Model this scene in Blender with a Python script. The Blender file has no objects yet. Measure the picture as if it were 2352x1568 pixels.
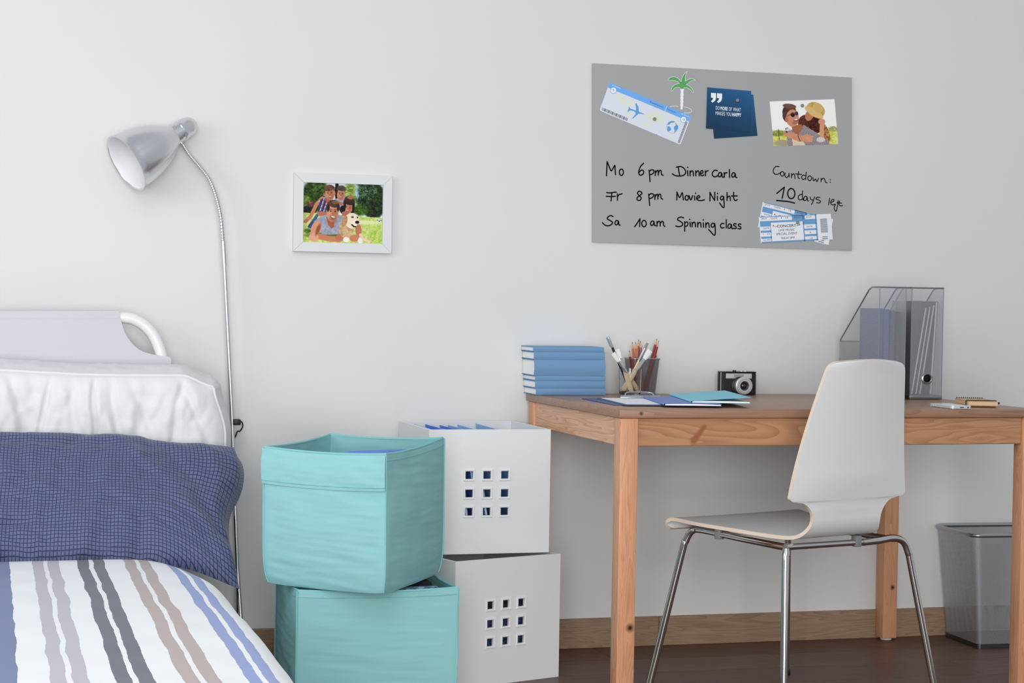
import bpy, bmesh, math, random
import numpy as np
from mathutils import Vector, Matrix, noise
random.seed(7); np.random.seed(7)
scn = bpy.context.scene
PI = math.pi
# ------------------------------------------------------------------ camera
FPX, CX, CY = 4265.8, 1176.0, 784.0
TH, PIT, ROL, CD, CH = .2745, .0202, .0166, 5.1215, .9948
Fv = Vector((math.sin(TH)*math.cos(PIT), math.cos(TH)*math.cos(PIT), -math.sin(PIT)))
R0 = Vector((math.cos(TH), -math.sin(TH), 0)); U0 = R0.cross(Fv)
Rv = R0*math.cos(ROL)+U0*math.sin(ROL); Uv = -R0*math.sin(ROL)+U0*math.cos(ROL)
CO = Vector((0, -CD, CH))
cd = bpy.data.cameras.new('camera'); cam = bpy.data.objects.new('camera', cd); scn.collection.objects.link(cam)
cam.matrix_world = Matrix((( Rv.x, Uv.x, -Fv.x, CO.x), (Rv.y, Uv.y, -Fv.y, CO.y), (Rv.z, Uv.z, -Fv.z, CO.z), (0, 0, 0, 1)))
cd.sensor_fit = 'HORIZONTAL'; cd.sensor_width = 36; cd.lens = 36*FPX/2352; cd.clip_start = .05
scn.camera = cam
def ray(x, y): return Fv+Rv*((x-CX)/FPX)-Uv*((y-CY)/FPX)
def on_y(x, y, yy=0.): d = ray(x, y); return CO+d*((yy+CD)/d.y)     # measured pixel -> point on the vertical plane y = yy
def on_z(x, y, z=0.): d = ray(x, y); return CO+d*((z-CH)/d.z)
# ------------------------------------------------------------------ light
w = bpy.data.worlds.new('room_light'); scn.world = w; w.use_nodes = True
w.node_tree.nodes['Background'].inputs[0].default_value = (.88, .93, 1, 1)
w.node_tree.nodes['Background'].inputs[1].default_value = .72
def area(name, loc, target, sx, sy, power, col):
    l = bpy.data.lights.new(name, 'AREA'); l.shape = 'RECTANGLE'; l.size = sx; l.size_y = sy; l.energy = power; l.color = col
    o = bpy.data.objects.new(name, l); scn.collection.objects.link(o); o.location = loc
    o.rotation_euler = (Vector(target)-Vector(loc)).to_track_quat('-Z', 'Y').to_euler(); return o
area('window_daylight', (-2.6, -2.6, 1.9), (1.0, -.2, .9), 1.8, 1.6, 48, (.92, .96, 1))
area('overhead_fill', (-.2, -3.0, 2.65), (-.1, -2.2, 0), 1.6, 1.4, 30, (.96, .98, 1))  # added overhead fill that brightens the duvet, no skylight in the room
area('front_fill', (-.1, -6.4, 1.2), (1.9, 0, .65), 2.2, 2.2, 228, (1, .99, .975))  # added fill from the camera side, flattens contrast and lifts the under-desk wall
scn.view_settings.view_transform = 'Standard'; scn.view_settings.look = 'None'
scn.view_settings.exposure = -0.41; scn.view_settings.gamma = 1; scn.view_settings.use_curve_mapping = False
# ------------------------------------------------------------------ materials
def lin(c):
    if max(c) > 1.001: c = [v/255. for v in c]
    return tuple((v/12.92 if v <= .04045 else ((v+.055)/1.055)**2.4) for v in c[:3])+(1,)
MATS = {}
def mat(name, col, rough=.6, metal=0., spec=.5, bump=0., bscale=60., var=0., vscale=8., stretch=(1, 1, 1), coat=0., trans=0., ior=1.45):
    if name in MATS: return MATS[name]
    m = bpy.data.materials.new(name); m.use_nodes = True; MATS[name] = m
    nt = m.node_tree; b = nt.nodes['Principled BSDF']; N = nt.nodes.new; L = nt.links.new
    b.inputs['Base Color'].default_value = lin(col); b.inputs['Roughness'].default_value = rough
    b.inputs['Metallic'].default_value = metal; b.inputs['Specular IOR Level'].default_value = spec
    b.inputs['Coat Weight'].default_value = coat; b.inputs['Transmission Weight'].default_value = trans; b.inputs['IOR'].default_value = ior
    if bump or var:
        tc = N('ShaderNodeTexCoord'); mp = N('ShaderNodeMapping'); mp.inputs['Scale'].default_value = stretch; L(tc.outputs['Object'], mp.inputs[0])
    if bump:
        n = N('ShaderNodeTexNoise'); n.inputs['Scale'].default_value = bscale; n.inputs['Detail'].default_value = 4; L(mp.outputs[0], n.inputs[0])
        bp = N('ShaderNodeBump'); bp.inputs['Strength'].default_value = bump; bp.inputs['Distance'].default_value = .002
        L(n.outputs['Fac'], bp.inputs['Height']); L(bp.outputs[0], b.inputs['Normal'])
    if var:
        n = N('ShaderNodeTexNoise'); n.inputs['Scale'].default_value = vscale; n.inputs['Detail'].default_value = 5; L(mp.outputs[0], n.inputs[0])
        r = N('ShaderNodeValToRGB'); c = lin(col)
        r.color_ramp.elements[0].position = .3; r.color_ramp.elements[1].position = .7
        r.color_ramp.elements[0].color = tuple(v*(1-var) for v in c[:3])+(1,); r.color_ramp.elements[1].color = tuple(min(1, v*(1+var)) for v in c[:3])+(1,)
        L(n.outputs['Fac'], r.inputs[0]); L(r.outputs[0], b.inputs['Base Color'])
    return m
def wood(name, c1, c2, axis=0, scale=1., rough=.42, dark=None, knots=(), contrast=.5, coat=.0, along=.07):
    m = bpy.data.materials.new(name); m.use_nodes = True; nt = m.node_tree; b = nt.nodes['Principled BSDF']; N = nt.nodes.new; L = nt.links.new
    tc = N('ShaderNodeTexCoord'); oi = N('ShaderNodeObjectInfo'); mp = N('ShaderNodeMapping'); s = [1., 1., 1.]; s[axis] = along
    mp.inputs['Scale'].default_value = s
    ad = N('ShaderNodeVectorMath'); ad.operation = 'ADD'; sc = N('ShaderNodeMath'); sc.operation = 'MULTIPLY'; sc.inputs[1].default_value = 7.3
    L(oi.outputs['Random'], sc.inputs[0]); L(tc.outputs['Object'], ad.inputs[0]); L(sc.outputs[0], ad.inputs[1]); L(ad.outputs[0], mp.inputs[0])
    n1 = N('ShaderNodeTexNoise'); n1.inputs['Scale'].default_value = 13*scale; n1.inputs['Detail'].default_value = 3; n1.inputs['Distortion'].default_value = .6; L(mp.outputs[0], n1.inputs[0])
    mul = N('ShaderNodeMath'); mul.operation = 'MULTIPLY'; mul.inputs[1].default_value = 24; L(n1.outputs['Fac'], mul.inputs[0])
    fr = N('ShaderNodeMath'); fr.operation = 'FRACT'; L(mul.outputs[0], fr.inputs[0])
    n2 = N('ShaderNodeTexNoise'); n2.inputs['Scale'].default_value = 160*scale; n2.inputs['Detail'].default_value = 3; L(mp.outputs[0], n2.inputs[0])
    mx = N('ShaderNodeMix'); mx.data_type = 'FLOAT'; mx.inputs[0].default_value = contrast; L(fr.outputs[0], mx.inputs[2]); L(n2.outputs['Fac'], mx.inputs[3])
    r = N('ShaderNodeValToRGB'); r.color_ramp.elements[0].color = lin(c2); r.color_ramp.elements[1].color = lin(c1)
    r.color_ramp.elements[0].position = .05; r.color_ramp.elements[1].position = .62
    L(mx.outputs[0], r.inputs[0]); out = r.outputs[0]
    for (kx, ky, kz, kr) in knots:
        d = N('ShaderNodeVectorMath'); d.operation = 'DISTANCE'; L(tc.outputs['Object'], d.inputs[0]); d.inputs[1].default_value = (kx, ky, kz)
        kp = N('ShaderNodeMapRange'); kp.inputs['From Min'].default_value = kr*.2; kp.inputs['From Max'].default_value = kr; kp.inputs['To Min'].default_value = 1; kp.inputs['To Max'].default_value = 0
        L(d.outputs['Value'], kp.inputs[0]); km = N('ShaderNodeMix'); km.data_type = 'RGBA'; L(kp.outputs[0], km.inputs[0]); L(out, km.inputs[6]); km.inputs[7].default_value = lin(dark or (60, 32, 18)); out = km.outputs[2]
    L(out, b.inputs['Base Color']); b.inputs['Roughness'].default_value = rough; b.inputs['Coat Weight'].default_value = coat; b.inputs['Coat Roughness'].default_value = .2
    bp = N('ShaderNodeBump'); bp.inputs['Strength'].default_value = .15; bp.inputs['Distance'].default_value = .001; L(n2.outputs['Fac'], bp.inputs['Height']); L(bp.outputs[0], b.inputs['Normal'])
    return m
def wire_mesh_mat(name, col, pu=.0042, pv=.0027, wdt=.24, rough=.35):
    m = bpy.data.materials.new(name); m.use_nodes = True; nt = m.node_tree; b = nt.nodes['Principled BSDF']; N = nt.nodes.new; L = nt.links.new
    b.inputs['Base Color'].default_value = lin(col); b.inputs['Metallic'].default_value = .85; b.inputs['Roughness'].default_value = rough
    uv = N('ShaderNodeUVMap'); sx = N('ShaderNodeSeparateXYZ'); L(uv.outputs[0], sx.inputs[0])
    def mm(op, a, bb):
        n = N('ShaderNodeMath'); n.operation = op
        for i, v in enumerate((a, bb)):
            if v is None: continue
            if isinstance(v, (int, float)): n.inputs[i].default_value = v
            else: L(v, n.inputs[i])
        return n.outputs[0]
    u = mm('DIVIDE', sx.outputs[0], pu); v = mm('DIVIDE', sx.outputs[1], pv)
    a = mm('FRACT', mm('ADD', u, v), None); c = mm('FRACT', mm('SUBTRACT', u, v), None)
    s = mm('MAXIMUM', mm('LESS_THAN', a, wdt), mm('LESS_THAN', c, wdt))
    t = N('ShaderNodeBsdfTransparent'); mx = N('ShaderNodeMixShader'); L(s, mx.inputs[0]); L(t.outputs[0], mx.inputs[1]); L(b.outputs[0], mx.inputs[2])
    L(mx.outputs[0], nt.nodes['Material Output'].inputs[0]); return m
def vcol_mat(name, rough=.35, coat=.3):
    m = bpy.data.materials.new(name); m.use_nodes = True; nt = m.node_tree; b = nt.nodes['Principled BSDF']
    a = nt.nodes.new('ShaderNodeVertexColor'); a.layer_name = 'print'; nt.links.new(a.outputs[0], b.inputs['Base Color'])
    b.inputs['Roughness'].default_value = rough; b.inputs['Coat Weight'].default_value = coat; b.inputs['Specular IOR Level'].default_value = .15; return m
# ------------------------------------------------------------------ geometry collector
class G:
    def __init__(s): s.v = []; s.f = []; s.uv = []; s.mi = []; s.cur = 0; s.has_uv = False
    def add(s, vs, fs, uvs=None, M=None):
        o = len(s.v)
        s.v += [tuple(M @ Vector(v)) if M else tuple(v) for v in vs]
        s.uv += list(uvs) if uvs is not None else [(0, 0)]*len(vs)
        if uvs is not None: s.has_uv = True
        for f in fs: s.f.append(tuple(i+o for i in f)); s.mi.append(s.cur)
        return s
    def box(s, a, b, bev=0., seg=2, M=None):
        bm = bmesh.new(); bmesh.ops.create_cube(bm, size=1)
        c = [(a[i]+b[i])/2 for i in range(3)]; d = [abs(b[i]-a[i]) for i in range(3)]
        for v in bm.verts: v.co = Vector((c[0]+v.co.x*d[0], c[1]+v.co.y*d[1], c[2]+v.co.z*d[2]))
        if bev: bmesh.ops.bevel(bm, geom=bm.edges[:], offset=min(bev, min(d)*.45), segments=seg, affect='EDGES', profile=.5)
        bm.verts.index_update(); s.add([v.co.copy() for v in bm.verts], [[v.index for v in f.verts] for f in bm.faces], M=M); bm.free(); return s
    def tube(s, pts, r, n=12, closed=False, caps=True, M=None, ribs=0):
        P = [Vector(p) for p in pts]; k = len(P); rs = r if isinstance(r, (list, tuple)) else [r]*k
        T = []
        for i in range(k):
            a = P[(i-1) % k] if (closed or i) else P[0]; b = P[(i+1) % k] if (closed or i < k-1) else P[-1]
            T.append((b-a).normalized())
        up = Vector((0, 0, 1)) if abs(T[0].z) < .9 else Vector((1, 0, 0)); nn = (up-T[0]*up.dot(T[0])).normalized()
        vs = []
        for i in range(k):
            nn = (nn-T[i]*nn.dot(T[i])); nn = nn.normalized() if nn.length > 1e-6 else T[i].orthogonal().normalized(); bb = T[i].cross(nn)
            for j in range(n): an = 2*PI*j/n; vs.append(P[i]+(nn*math.cos(an)+bb*math.sin(an))*rs[i])
        fs = []
        for i in range(k if closed else k-1):
            for j in range(n): fs.append((i*n+j, i*n+(j+1) % n, ((i+1) % k)*n+(j+1) % n, ((i+1) % k)*n+j))
        if caps and not closed: fs += [tuple(range(n))[::-1], tuple((k-1)*n+j for j in range(n))]
        return s.add(vs, fs, M=M)
    def lathe(s, prof, n=32, M=None):
        vs = [(r*math.cos(2*PI*j/n), r*math.sin(2*PI*j/n), z) for r, z in prof for j in range(n)]
        fs = [(i*n+j, i*n+(j+1) % n, (i+1)*n+(j+1) % n, (i+1)*n+j) for i in range(len(prof)-1) for j in range(n)]
        if prof[0][0] > 1e-5: fs.append(tuple(range(n))[::-1])
        if prof[-1][0] > 1e-5: fs.append(tuple((len(prof)-1)*n+j for j in range(n)))
        return s.add(vs, fs, M=M)
    def ringlathe(s, prof, n=32, M=None):      # closed profile
        k = len(prof); vs = [(r*math.cos(2*PI*j/n), r*math.sin(2*PI*j/n), z) for r, z in prof for j in range(n)]
        fs = [(i*n+j, i*n+(j+1) % n, ((i+1) % k)*n+(j+1) % n, ((i+1) % k)*n+j) for i in range(k) for j in range(n)]
        return s.add(vs, fs, M=M)
    def prism(s, pts, dvec):                   # planar polygon of 3-D points extruded by a vector
        d = Vector(dvec); k = len(pts); vs = [Vector(p) for p in pts]+[Vector(p)+d for p in pts]
        fs = [tuple(range(k)), tuple(range(k, 2*k))[::-1]]+[(i, i+k, (i+1) % k+k, (i+1) % k) for i in range(k)]
        return s.add(vs, fs)
    def grid(s, fn, nu, nv, uvfn=None, flip=False):
        vs = [fn(i/nu, j/nv) for j in range(nv+1) for i in range(nu+1)]
        uv = [uvfn(i/nu, j/nv) for j in range(nv+1) for i in range(nu+1)] if uvfn else None
        fs = [(j*(nu+1)+i, j*(nu+1)+i+1, (j+1)*(nu+1)+i+1, (j+1)*(nu+1)+i) for j in range(nv) for i in range(nu)]
        if flip: fs = [f[::-1] for f in fs]
        return s.add(vs, fs, uv)
    def build(s, name, m, parent=None, smooth=30, world=False, fixn=True):
        me = bpy.data.meshes.new(name)
        if world and parent is not None:
            I = mw(parent).inverted(); s.v = [tuple(I @ Vector(v)) for v in s.v]
        me.from_pydata([tuple(v) for v in s.v], [], s.f)
        if fixn:
            bm = bmesh.new(); bm.from_mesh(me); bmesh.ops.recalc_face_normals(bm, faces=bm.faces[:]); bm.to_mesh(me); bm.free()
        if s.has_uv:
            ul = me.uv_layers.new(name='UVMap')
            for l in me.loops: ul.data[l.index].uv = s.uv[l.vertex_index]
        for x in (m if isinstance(m, (list, tuple)) else [m]): me.materials.append(x)
        if any(s.mi): me.polygons.foreach_set('material_index', s.mi)
        if smooth:
            me.polygons.foreach_set('use_smooth', [True]*len(me.polygons)); me.set_sharp_from_angle(angle=math.radians(smooth))
        o = bpy.data.objects.new(name, me); scn.collection.objects.link(o)
        if parent is not None: o.parent = parent
        return o
def mw(o):
    M = Matrix.LocRotScale(o.location, o.rotation_euler, None)
    return (mw(o.parent) @ M) if o.parent else M
def tag(o, label=None, cat=None, group=None, kind=None):
    if label: o['label'] = label
    if cat: o['category'] = cat
    if group: o['group'] = group
    if kind: o['kind'] = kind
    return o
def thing(name, label, cat, loc=(0, 0, 0), rz=0, group=None, rot=None):
    o = bpy.data.objects.new(name, None); scn.collection.objects.link(o); o.empty_display_size = .05
    o.location = loc; o.rotation_euler = rot or (0, 0, rz); return tag(o, label, cat, group)
def copy_thing(o, label=None):
    c = o.copy(); scn.collection.objects.link(c)
    for ch in [x for x in scn.objects if x.parent == o]:
        d = copy_thing(ch); d.parent = c
    if label: c['label'] = label
    return c
def smooth_pts(P, n=8, closed=False):
    P = [Vector(p) for p in P]; k = len(P); out = []
    if k < 3: return P
    for i in range(k if closed else k-1):
        g = (lambda j: P[j % k]) if closed else (lambda j: P[max(0, min(k-1, j))])
        a, b, c, d = g(i-1), g(i), g(i+1), g(i+2)
        for t in range(n):
            t /= n; out.append(.5*((2*b)+(c-a)*t+(2*a-5*b+4*c-d)*t*t+(3*b-a-3*c+d)*t**3))
    if not closed: out.append(P[-1])
    return out
nz = lambda x, y, z=0.: noise.noise(Vector((x, y, z)))
sm = lambda t: max(0., min(1., t))**2*(3-2*max(0., min(1., t)))
def text_geo(txt, bold=0.):
    c = bpy.data.curves.new('t', 'FONT'); c.body = txt; c.offset = bold; c.resolution_u = 3; o = bpy.data.objects.new('t', c); scn.collection.objects.link(o)
    dg = bpy.context.evaluated_depsgraph_get(); me = bpy.data.meshes.new_from_object(o.evaluated_get(dg))
    V = [v.co.copy() for v in me.vertices]; Fc = [tuple(p.vertices) for p in me.polygons]
    bpy.data.objects.remove(o); bpy.data.curves.remove(c); bpy.data.meshes.remove(me)
    x0 = min(v.x for v in V); x1 = max(v.x for v in V); y0 = min(v.y for v in V); y1 = max(v.y for v in V)
    return [((v.x-x0)/(x1-x0), (v.y-y0)/(y1-y0)) for v in V], Fc
# common materials
wall_m = mat('painted_plaster', (222, 222, 220), .85, bump=.12, bscale=90, var=.012, vscale=2.2)
steel = mat('brushed_steel', (212, 213, 215), .32, 1., bump=.06, bscale=30, stretch=(1, 1, 12))
chrome = mat('chrome_tube', (205, 203, 200), .12, 1.)
whitep = mat('white_lacquer', (226, 226, 226), .4)
blackp = mat('black_plastic', (22, 22, 24), .45)
# ================================================================== setting
g = G(); g.box((-3.2, 0, -.05), (4.6, .12, 2.7)); tag(g.build('wall_back', wall_m), 'pale grey plaster back wall', kind='structure')
g = G(); g.box((-3.2, -7.0, -.06), (4.6, .0, -.012)); floor = g.build('floor', mat('floor_underlay', (40, 26, 20), .8)); tag(floor, 'dark brown laminate floor', kind='structure')
fw = [wood('laminate_a', (108, 72, 58), (60, 35, 28), 0, 1.0, .42, contrast=.55, along=.05), wood('laminate_b', (102, 69, 56), (58, 35, 28), 0, 1.2, .44, contrast=.5, along=.05), wood('laminate_c', (110, 75, 61), (64, 39, 31), 0, .9, .42, contrast=.6, along=.05)]
pm = {}
for k in range(3):
    g = G(); g.box((-.6425, -.0955, -.012), (.6425, .0955, 0), .0008, 1); o = g.build('plank', fw[k], floor); o.location = (-9, -9-k, 0); pm[k] = o.data; bpy.data.objects.remove(o)
for r in range(12):
    for c in range(6):
        x = -2.4+c*1.286+((r*.47) % 1.286)-.4; y = -.1-r*.192
        if x+.64 < .2 and r > 9: continue
        o = bpy.data.objects.new('plank', pm[(r*2+c) % 3]); scn.collection.objects.link(o); o.parent = floor; o.location = (x, y, 0)
oak = wood('oak_skirting', (158, 130, 104), (126, 100, 78), 0, 1.3, .5, contrast=.55, along=.08)
g = G()
for x0, x1 in ((-3.2, 1.9), (1.901, 4.6)): g.box((x0, -.014, 0), (x1, -.0005, .0855), .0015, 1)
tag(g.build('baseboard_back', oak), 'oak skirting board along the wall', kind='structure')

# ================================================================== desk
desk = thing('desk', 'pine desk with brown top against the wall behind the white chair', 'desk', (1.481, -.022, 0), .0157)
top_m = wood('desk_top_wood', (160, 121, 96), (136, 101, 79), 0, .8, .38, contrast=.4, coat=.08, knots=((.056, -.7855, .7305, .0075),), dark=(40, 20, 10), along=.05)
pine_z = lambda k: wood('pine_leg', (214, 158, 120), (190, 130, 92), 2, 1.7, .42, contrast=.35, knots=k, along=.06)
pine_x = lambda k=(): wood('pine_apron', (188, 138, 101), (160, 110, 78), 0, .8, .42, contrast=.35, knots=k, dark=(150, 92, 58), along=.08)
pine_y = wood('pine_apron_side', (222, 176, 142), (192, 138, 100), 1, .8, .42, contrast=.35, along=.08)
DW, DD = 1.182, .785
g = G(); g.box((0, -DD, .719), (DW, 0, .74), .0015, 2); g.build('tabletop', top_m, desk)
ls = .047
for (lx, ly, kn) in ((.004, -DD+.004, ((.034, .0, .20, .014),)), (DW-ls-.004, -DD+.004, ((.03, 0, .28, .013),)), (.004, -ls-.012, ()), (DW-ls-.018, -ls-.012, ((.03, 0, .16, .01),))):
    g = G(); g.box((0, 0, .006), (ls, ls, .7185), .003, 2); o = g.build('leg', pine_z(kn), desk); o.location = (lx, ly, 0)
    g = G(); g.lathe([(.017, 0), (.018, .003), (.017, .0062)], 20, Matrix.Translation((ls/2, ls/2, 0))); g.build('foot_pad', mat('felt_pad', (210, 205, 195), .8), o)
g = G(); g.box((ls+.0045, -DD+.012, .648), (DW-ls-.0045, -DD+.03, .7185), .002, 1); g.build('front_apron', pine_x([(.200+.0042*i, -DD+.012, .660+.0052*i, .0125-.0006*i) for i in range(8)]), desk)
g = G(); g.box((ls+.0045, -.034, .648), (DW-ls-.0185, -.018, .7185), .002, 1); g.build('back_apron', pine_x(), desk)
g = G(); g.box((.01, -DD+ls+.0045, .648), (.028, -ls-.0125, .7185), .002, 1); g.build('side_apron', pine_y, desk)
g = G(); g.box((DW-.028, -DD+ls+.0045, .648), (DW-.01, -ls-.0125, .7185), .002, 1); g.build('side_apron', pine_y, desk)
TZ = .7405

# ================================================================== bed
bed = thing('bed', 'white tubular bed with a fabric headboard under the pillows', 'bed', (0, -.1, 0))
headw = mat('headboard_fabric', (200, 201, 204), .7, bump=.1, bscale=300)
HB = lambda px, py: on_y(px, py, -.12)
tubepts = []
a = HB(-300, 727)
for px, py in ((-300, 729), (0, 729), (200, 729), (285, 729)): tubepts.append(HB(px, py))
for px, py in ((318, 738), (345, 760), (362, 790), (373, 830), (378, 900)): tubepts.append(HB(px, py))
p = tubepts[-1]; tubepts += [Vector((p.x+.002, p.y, .3)), Vector((p.x+.002, p.y, .012))]
tp = smooth_pts(tubepts, 6)
g = G(); g.tube(tp, .0155, 16); g.build('headboard_tube', mat('white_tube_paint', (232, 232, 232), .35), bed, world=True, smooth=60)
g = G(); lp = [Vector((-.62, -.12, z)) for z in (.952, .5, .012)]; g.tube([(-.30, -.12, .952), (-.5, -.12, .94), (-.60, -.12, .86), (-.62, -.12, .75), (-.62, -.12, .012)], .0155, 16); g.build('headboard_tube', MATS['white_tube_paint'], bed, world=True, smooth=60)
out = [HB(-300, 713), HB(0, 713), HB(272, 713), HB(276, 732), HB(285, 762), HB(300, 785), HB(320, 803), HB(345, 812), HB(362, 815), HB(389, 820), HB(391, 835)]
out = smooth_pts(out[:3], 1)+smooth_pts(out[3:], 4)+[Vector((out[-1].x, -.12, .45)), Vector((out[0].x, -.12, .45))]
g = G(); g.prism([v+Vector((0, -.0175, 0)) for v in out], (0, .006, 0)); g.build('headboard_panel', headw, bed, world=True, smooth=0)
g = G(); g.tube([v+Vector((0, -.0, 0)) for v in (HB(-300, 728), HB(0, 728), HB(272, 728))], .0185, 16); g.build('headboard_sleeve', headw, bed, world=True, smooth=60)
g = G(); g.box((-.62, -2.20, .20), (.44, -.15, .345), .03, 4); g.build('mattress', mat('mattress_cover', (225, 225, 226), .85, bump=.1, bscale=150), bed, world=True)
g = G(); g.box((-.62, -2.22, .16), (.455, -.14, .20), .004); g.build('bed_frame', MATS['white_tube_paint'], bed, world=True)
for x in (-.6, .42): g = G(); g.tube([(x, -2.1, .16), (x, -2.1, 0)], .016, 12); g.build('leg', MATS['white_tube_paint'], bed, world=True)

# duvet -------------------------------------------------------------
def stripe_mat():
    m = bpy.data.materials.new('striped_cotton'); m.use_nodes = True; nt = m.node_tree; b = nt.nodes['Principled BSDF']; N = nt.nodes.new; L = nt.links.new
    uv = N('ShaderNodeUVMap'); sx = N('ShaderNodeSeparateXYZ'); L(uv.outputs[0], sx.inputs[0])
    mp = N('ShaderNodeMapping'); mp.inputs['Scale'].default_value = (3, 1, 1); L(uv.outputs[0], mp.inputs[0])
    n = N('ShaderNodeTexNoise'); n.inputs['Scale'].default_value = 16; n.inputs['Detail'].default_value = 3; L(mp.outputs[0], n.inputs[0])
    s1 = N('ShaderNodeMath'); s1.operation = 'SUBTRACT'; L(n.outputs['Fac'], s1.inputs[0]); s1.inputs[1].default_value = .5
    s2 = N('ShaderNodeMath'); s2.operation = 'MULTIPLY_ADD'; L(s1.outputs[0], s2.inputs[0]); s2.inputs[1].default_value = .0055; L(sx.outputs[0], s2.inputs[2])
    r = N('ShaderNodeValToRGB'); r.color_ramp.interpolation = 'CONSTANT'
    W = (232, 233, 234); bl = (84, 104, 148); gr = (180, 174, 180); bk = (74, 80, 92); br = (172, 155, 150); lb = (124, 144, 196)
    stops = [(-.2, W), (-.12, bl), (.05, W), (.098, gr), (.124, W), (.133, gr), (.158, W), (.200, bk), (.225, W), (.233, bk), (.257, W), (.303, br), (.327, W), (.336, br), (.361, W), (.409, lb), (.430, W), (.438, lb), (.458, W)]
    el = r.color_ramp.elements
    f = lambda x: (x+.2)/.8
    el[0].position = 0; el[0].color = lin(W); el[1].position = f(stops[1][0]); el[1].color = lin(stops[1][1])
    for x, c in stops[2:]: e = el.new(f(x)); e.color = lin(c)
    mr = N('ShaderNodeMapRange'); mr.inputs['From Min'].default_value = -.2; mr.inputs['From Max'].default_value = .6; L(s2.outputs[0], mr.inputs[0])
    L(mr.outputs[0], r.inputs[0]); L(r.outputs[0], b.inputs['Base Color']); b.inputs['Roughness'].default_value = .8; b.inputs['Sheen Weight'].default_value = .2
    n3 = N('ShaderNodeTexNoise'); n3.inputs['Scale'].default_value = 400; L(uv.outputs[0], n3.inputs[0]); bp = N('ShaderNodeBump'); bp.inputs['Strength'].default_value = .1; bp.inputs['Distance'].default_value = .001
    L(n3.outputs['Fac'], bp.inputs['Height']); L(bp.outputs[0], b.inputs['Normal']); return m
DU0, DU1, DV0, DV1 = -.66, .488, -.58, -2.28
def duvet_pt(u, v, off=0.):
    # u: arc parameter across (0..1 -> x), last part drops over the right side
    y = DV0+(DV1-DV0)*v
    ax = u*1.50            # metres along the cloth from the left
    flat = 1.098
    hz = .385+.006*nz(ax*3, y*3, 1)+.004*nz(ax*9, y*7, 5)
    head = sm((-.62-y)/.34)
    rr = .07
    if ax < flat: x = DU0+ax; z = hz
    elif ax < flat+rr*PI/2:
        t = (ax-flat)/rr; x = DU0+flat+rr*math.sin(t)*1.15; z = hz-rr*(1-math.cos(t))
    else:
        d = ax-flat-rr*PI/2; x = DU0+flat+rr*1.15+.008*math.sin(y*11)*min(1, d*8); z = hz-rr-d
    s = sm((x-.34)/.22)
    z -= (1-head)*.035*s; x -= (1-head)*.035*s
    z -= .010*sm((ax-.95)/.2)
    z -= .05*sm((-.56-y)/-.1) if y > -.56 else 0
    x += .005*nz(y*5, 3)*s
    return (x, y, z+off)
g = G(); g.grid(duvet_pt, 150, 150, lambda u, v: (DU0+u*1.50+.004*nz(u*8, v*14), DV0+(DV1-DV0)*v)); g.grid(lambda u, v: duvet_pt(u, v, -.008), 70, 70, lambda u, v: (5, 5), flip=True)
duvet = g.build('duvet', stripe_mat(), smooth=180, fixn=False); tag(duvet, 'white duvet with blue, grey, charcoal and brown stripes covering the bed', 'duvet')

# white cushion ----------------------------------------------------
cush = thing('cushion', 'large white piped cushion standing against the headboard', 'cushion', (0, -.25, .35))
CX0, CX1, CYB, CYF, CZ0, CZ1 = -.44, .582, -.15, -.37, .352, .800
def ridge(x, c, wd): return math.exp(-((x-c)/wd)**2)
def cush_outline(u, v):
    x = CX0+(CX1-CX0)*u; z = CZ0+(CZ1-CZ0)*v
    z += .014*sm((.30-x)/.4)*v            # top edge rises to the left
    k = sm((x-.47)/.13)
    z -= k*.030*v**5                        # rounded top right corner
    x -= sm((v-.66)/.34)*.030*sm((u-.86)/.14)
    return x, z
def cush_front(u, v):
    x, z = cush_outline(u, v)
    e = (1-(2*u-1)**8)*(1-(2*v-1)**6); bulge = .045*max(0, e)**.6
    wr = 0
    for c, wd, a, tilt in ((.055, .012, .012, -.05), (.10, .02, .008, .03), (.145, .007, .011, .10), (.20, .012, .008, -.02), (.255, .006, .015, .01), (.29, .012, .009, -.09), (.34, .015, .007, -.16), (.40, .02, .006, .12), (.455, .012, .008, -.25), (.485, .01, .010, .12), (-.02, .02, .01, .02)):
        c2 = c-tilt*(1-v)+.02*nz(c*30, v*3); wr -= a*ridge(x, c2, wd)*sm(v*1.6+.1)*(1.15-.5*abs(v-.75))
    wr = wr*1.1+.008*nz(x*9, z*5, 2)+.007*nz(x*26, z*12, 3)+.0035*nz(x*60, z*34, 3)+.009*abs(nz(x*16+z*12, z*8-x*7, 7))
    f = min(1, 12*min(u, 1-u))*min(1, 9*min(v, 1-v))
    return (x, CYF-bulge-wr*f, z)
whc = mat('white_cotton', (222, 221, 222), .85, bump=.15, bscale=220)
g = G(); g.grid(cush_front, 220, 110); g.build('front_cover', whc, cush, smooth=180, world=True)
def cush_side(t, s):      # t around the edge: right bottom -> right top -> left top ; s front -> back
    if t < .35: u, v = 1, t/.35
    else: u, v = 1-(t-.35)/.65, 1
    x, z = cush_outline(u, v); q = 4*s*(1-s)
    rx = .018*q+.022*s if t < .35 else .01*s*sm((u-.7)/.3); zz = (.014*q+.016*s+.004*nz(x*40, s*4)*q) if t >= .35 else .01*s*v
    b = sm((t-.3)/.1)*(1-sm((t-.36)/.1))
    return (x+rx+b*.004*q, CYF+(CYB-CYF)*s, z+zz)
g = G(); g.grid(cush_side, 200, 16); g.build('boxed_side', whc, cush, smooth=180, world=True)
g = G(); g.grid(lambda u, v: (lambda a: (a[0]+.02*u, CYB, a[1]+.014*v))(cush_outline(u, v)), 30, 16); g.build('back_cover', whc, cush, smooth=180, world=True)
pp = []
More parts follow.
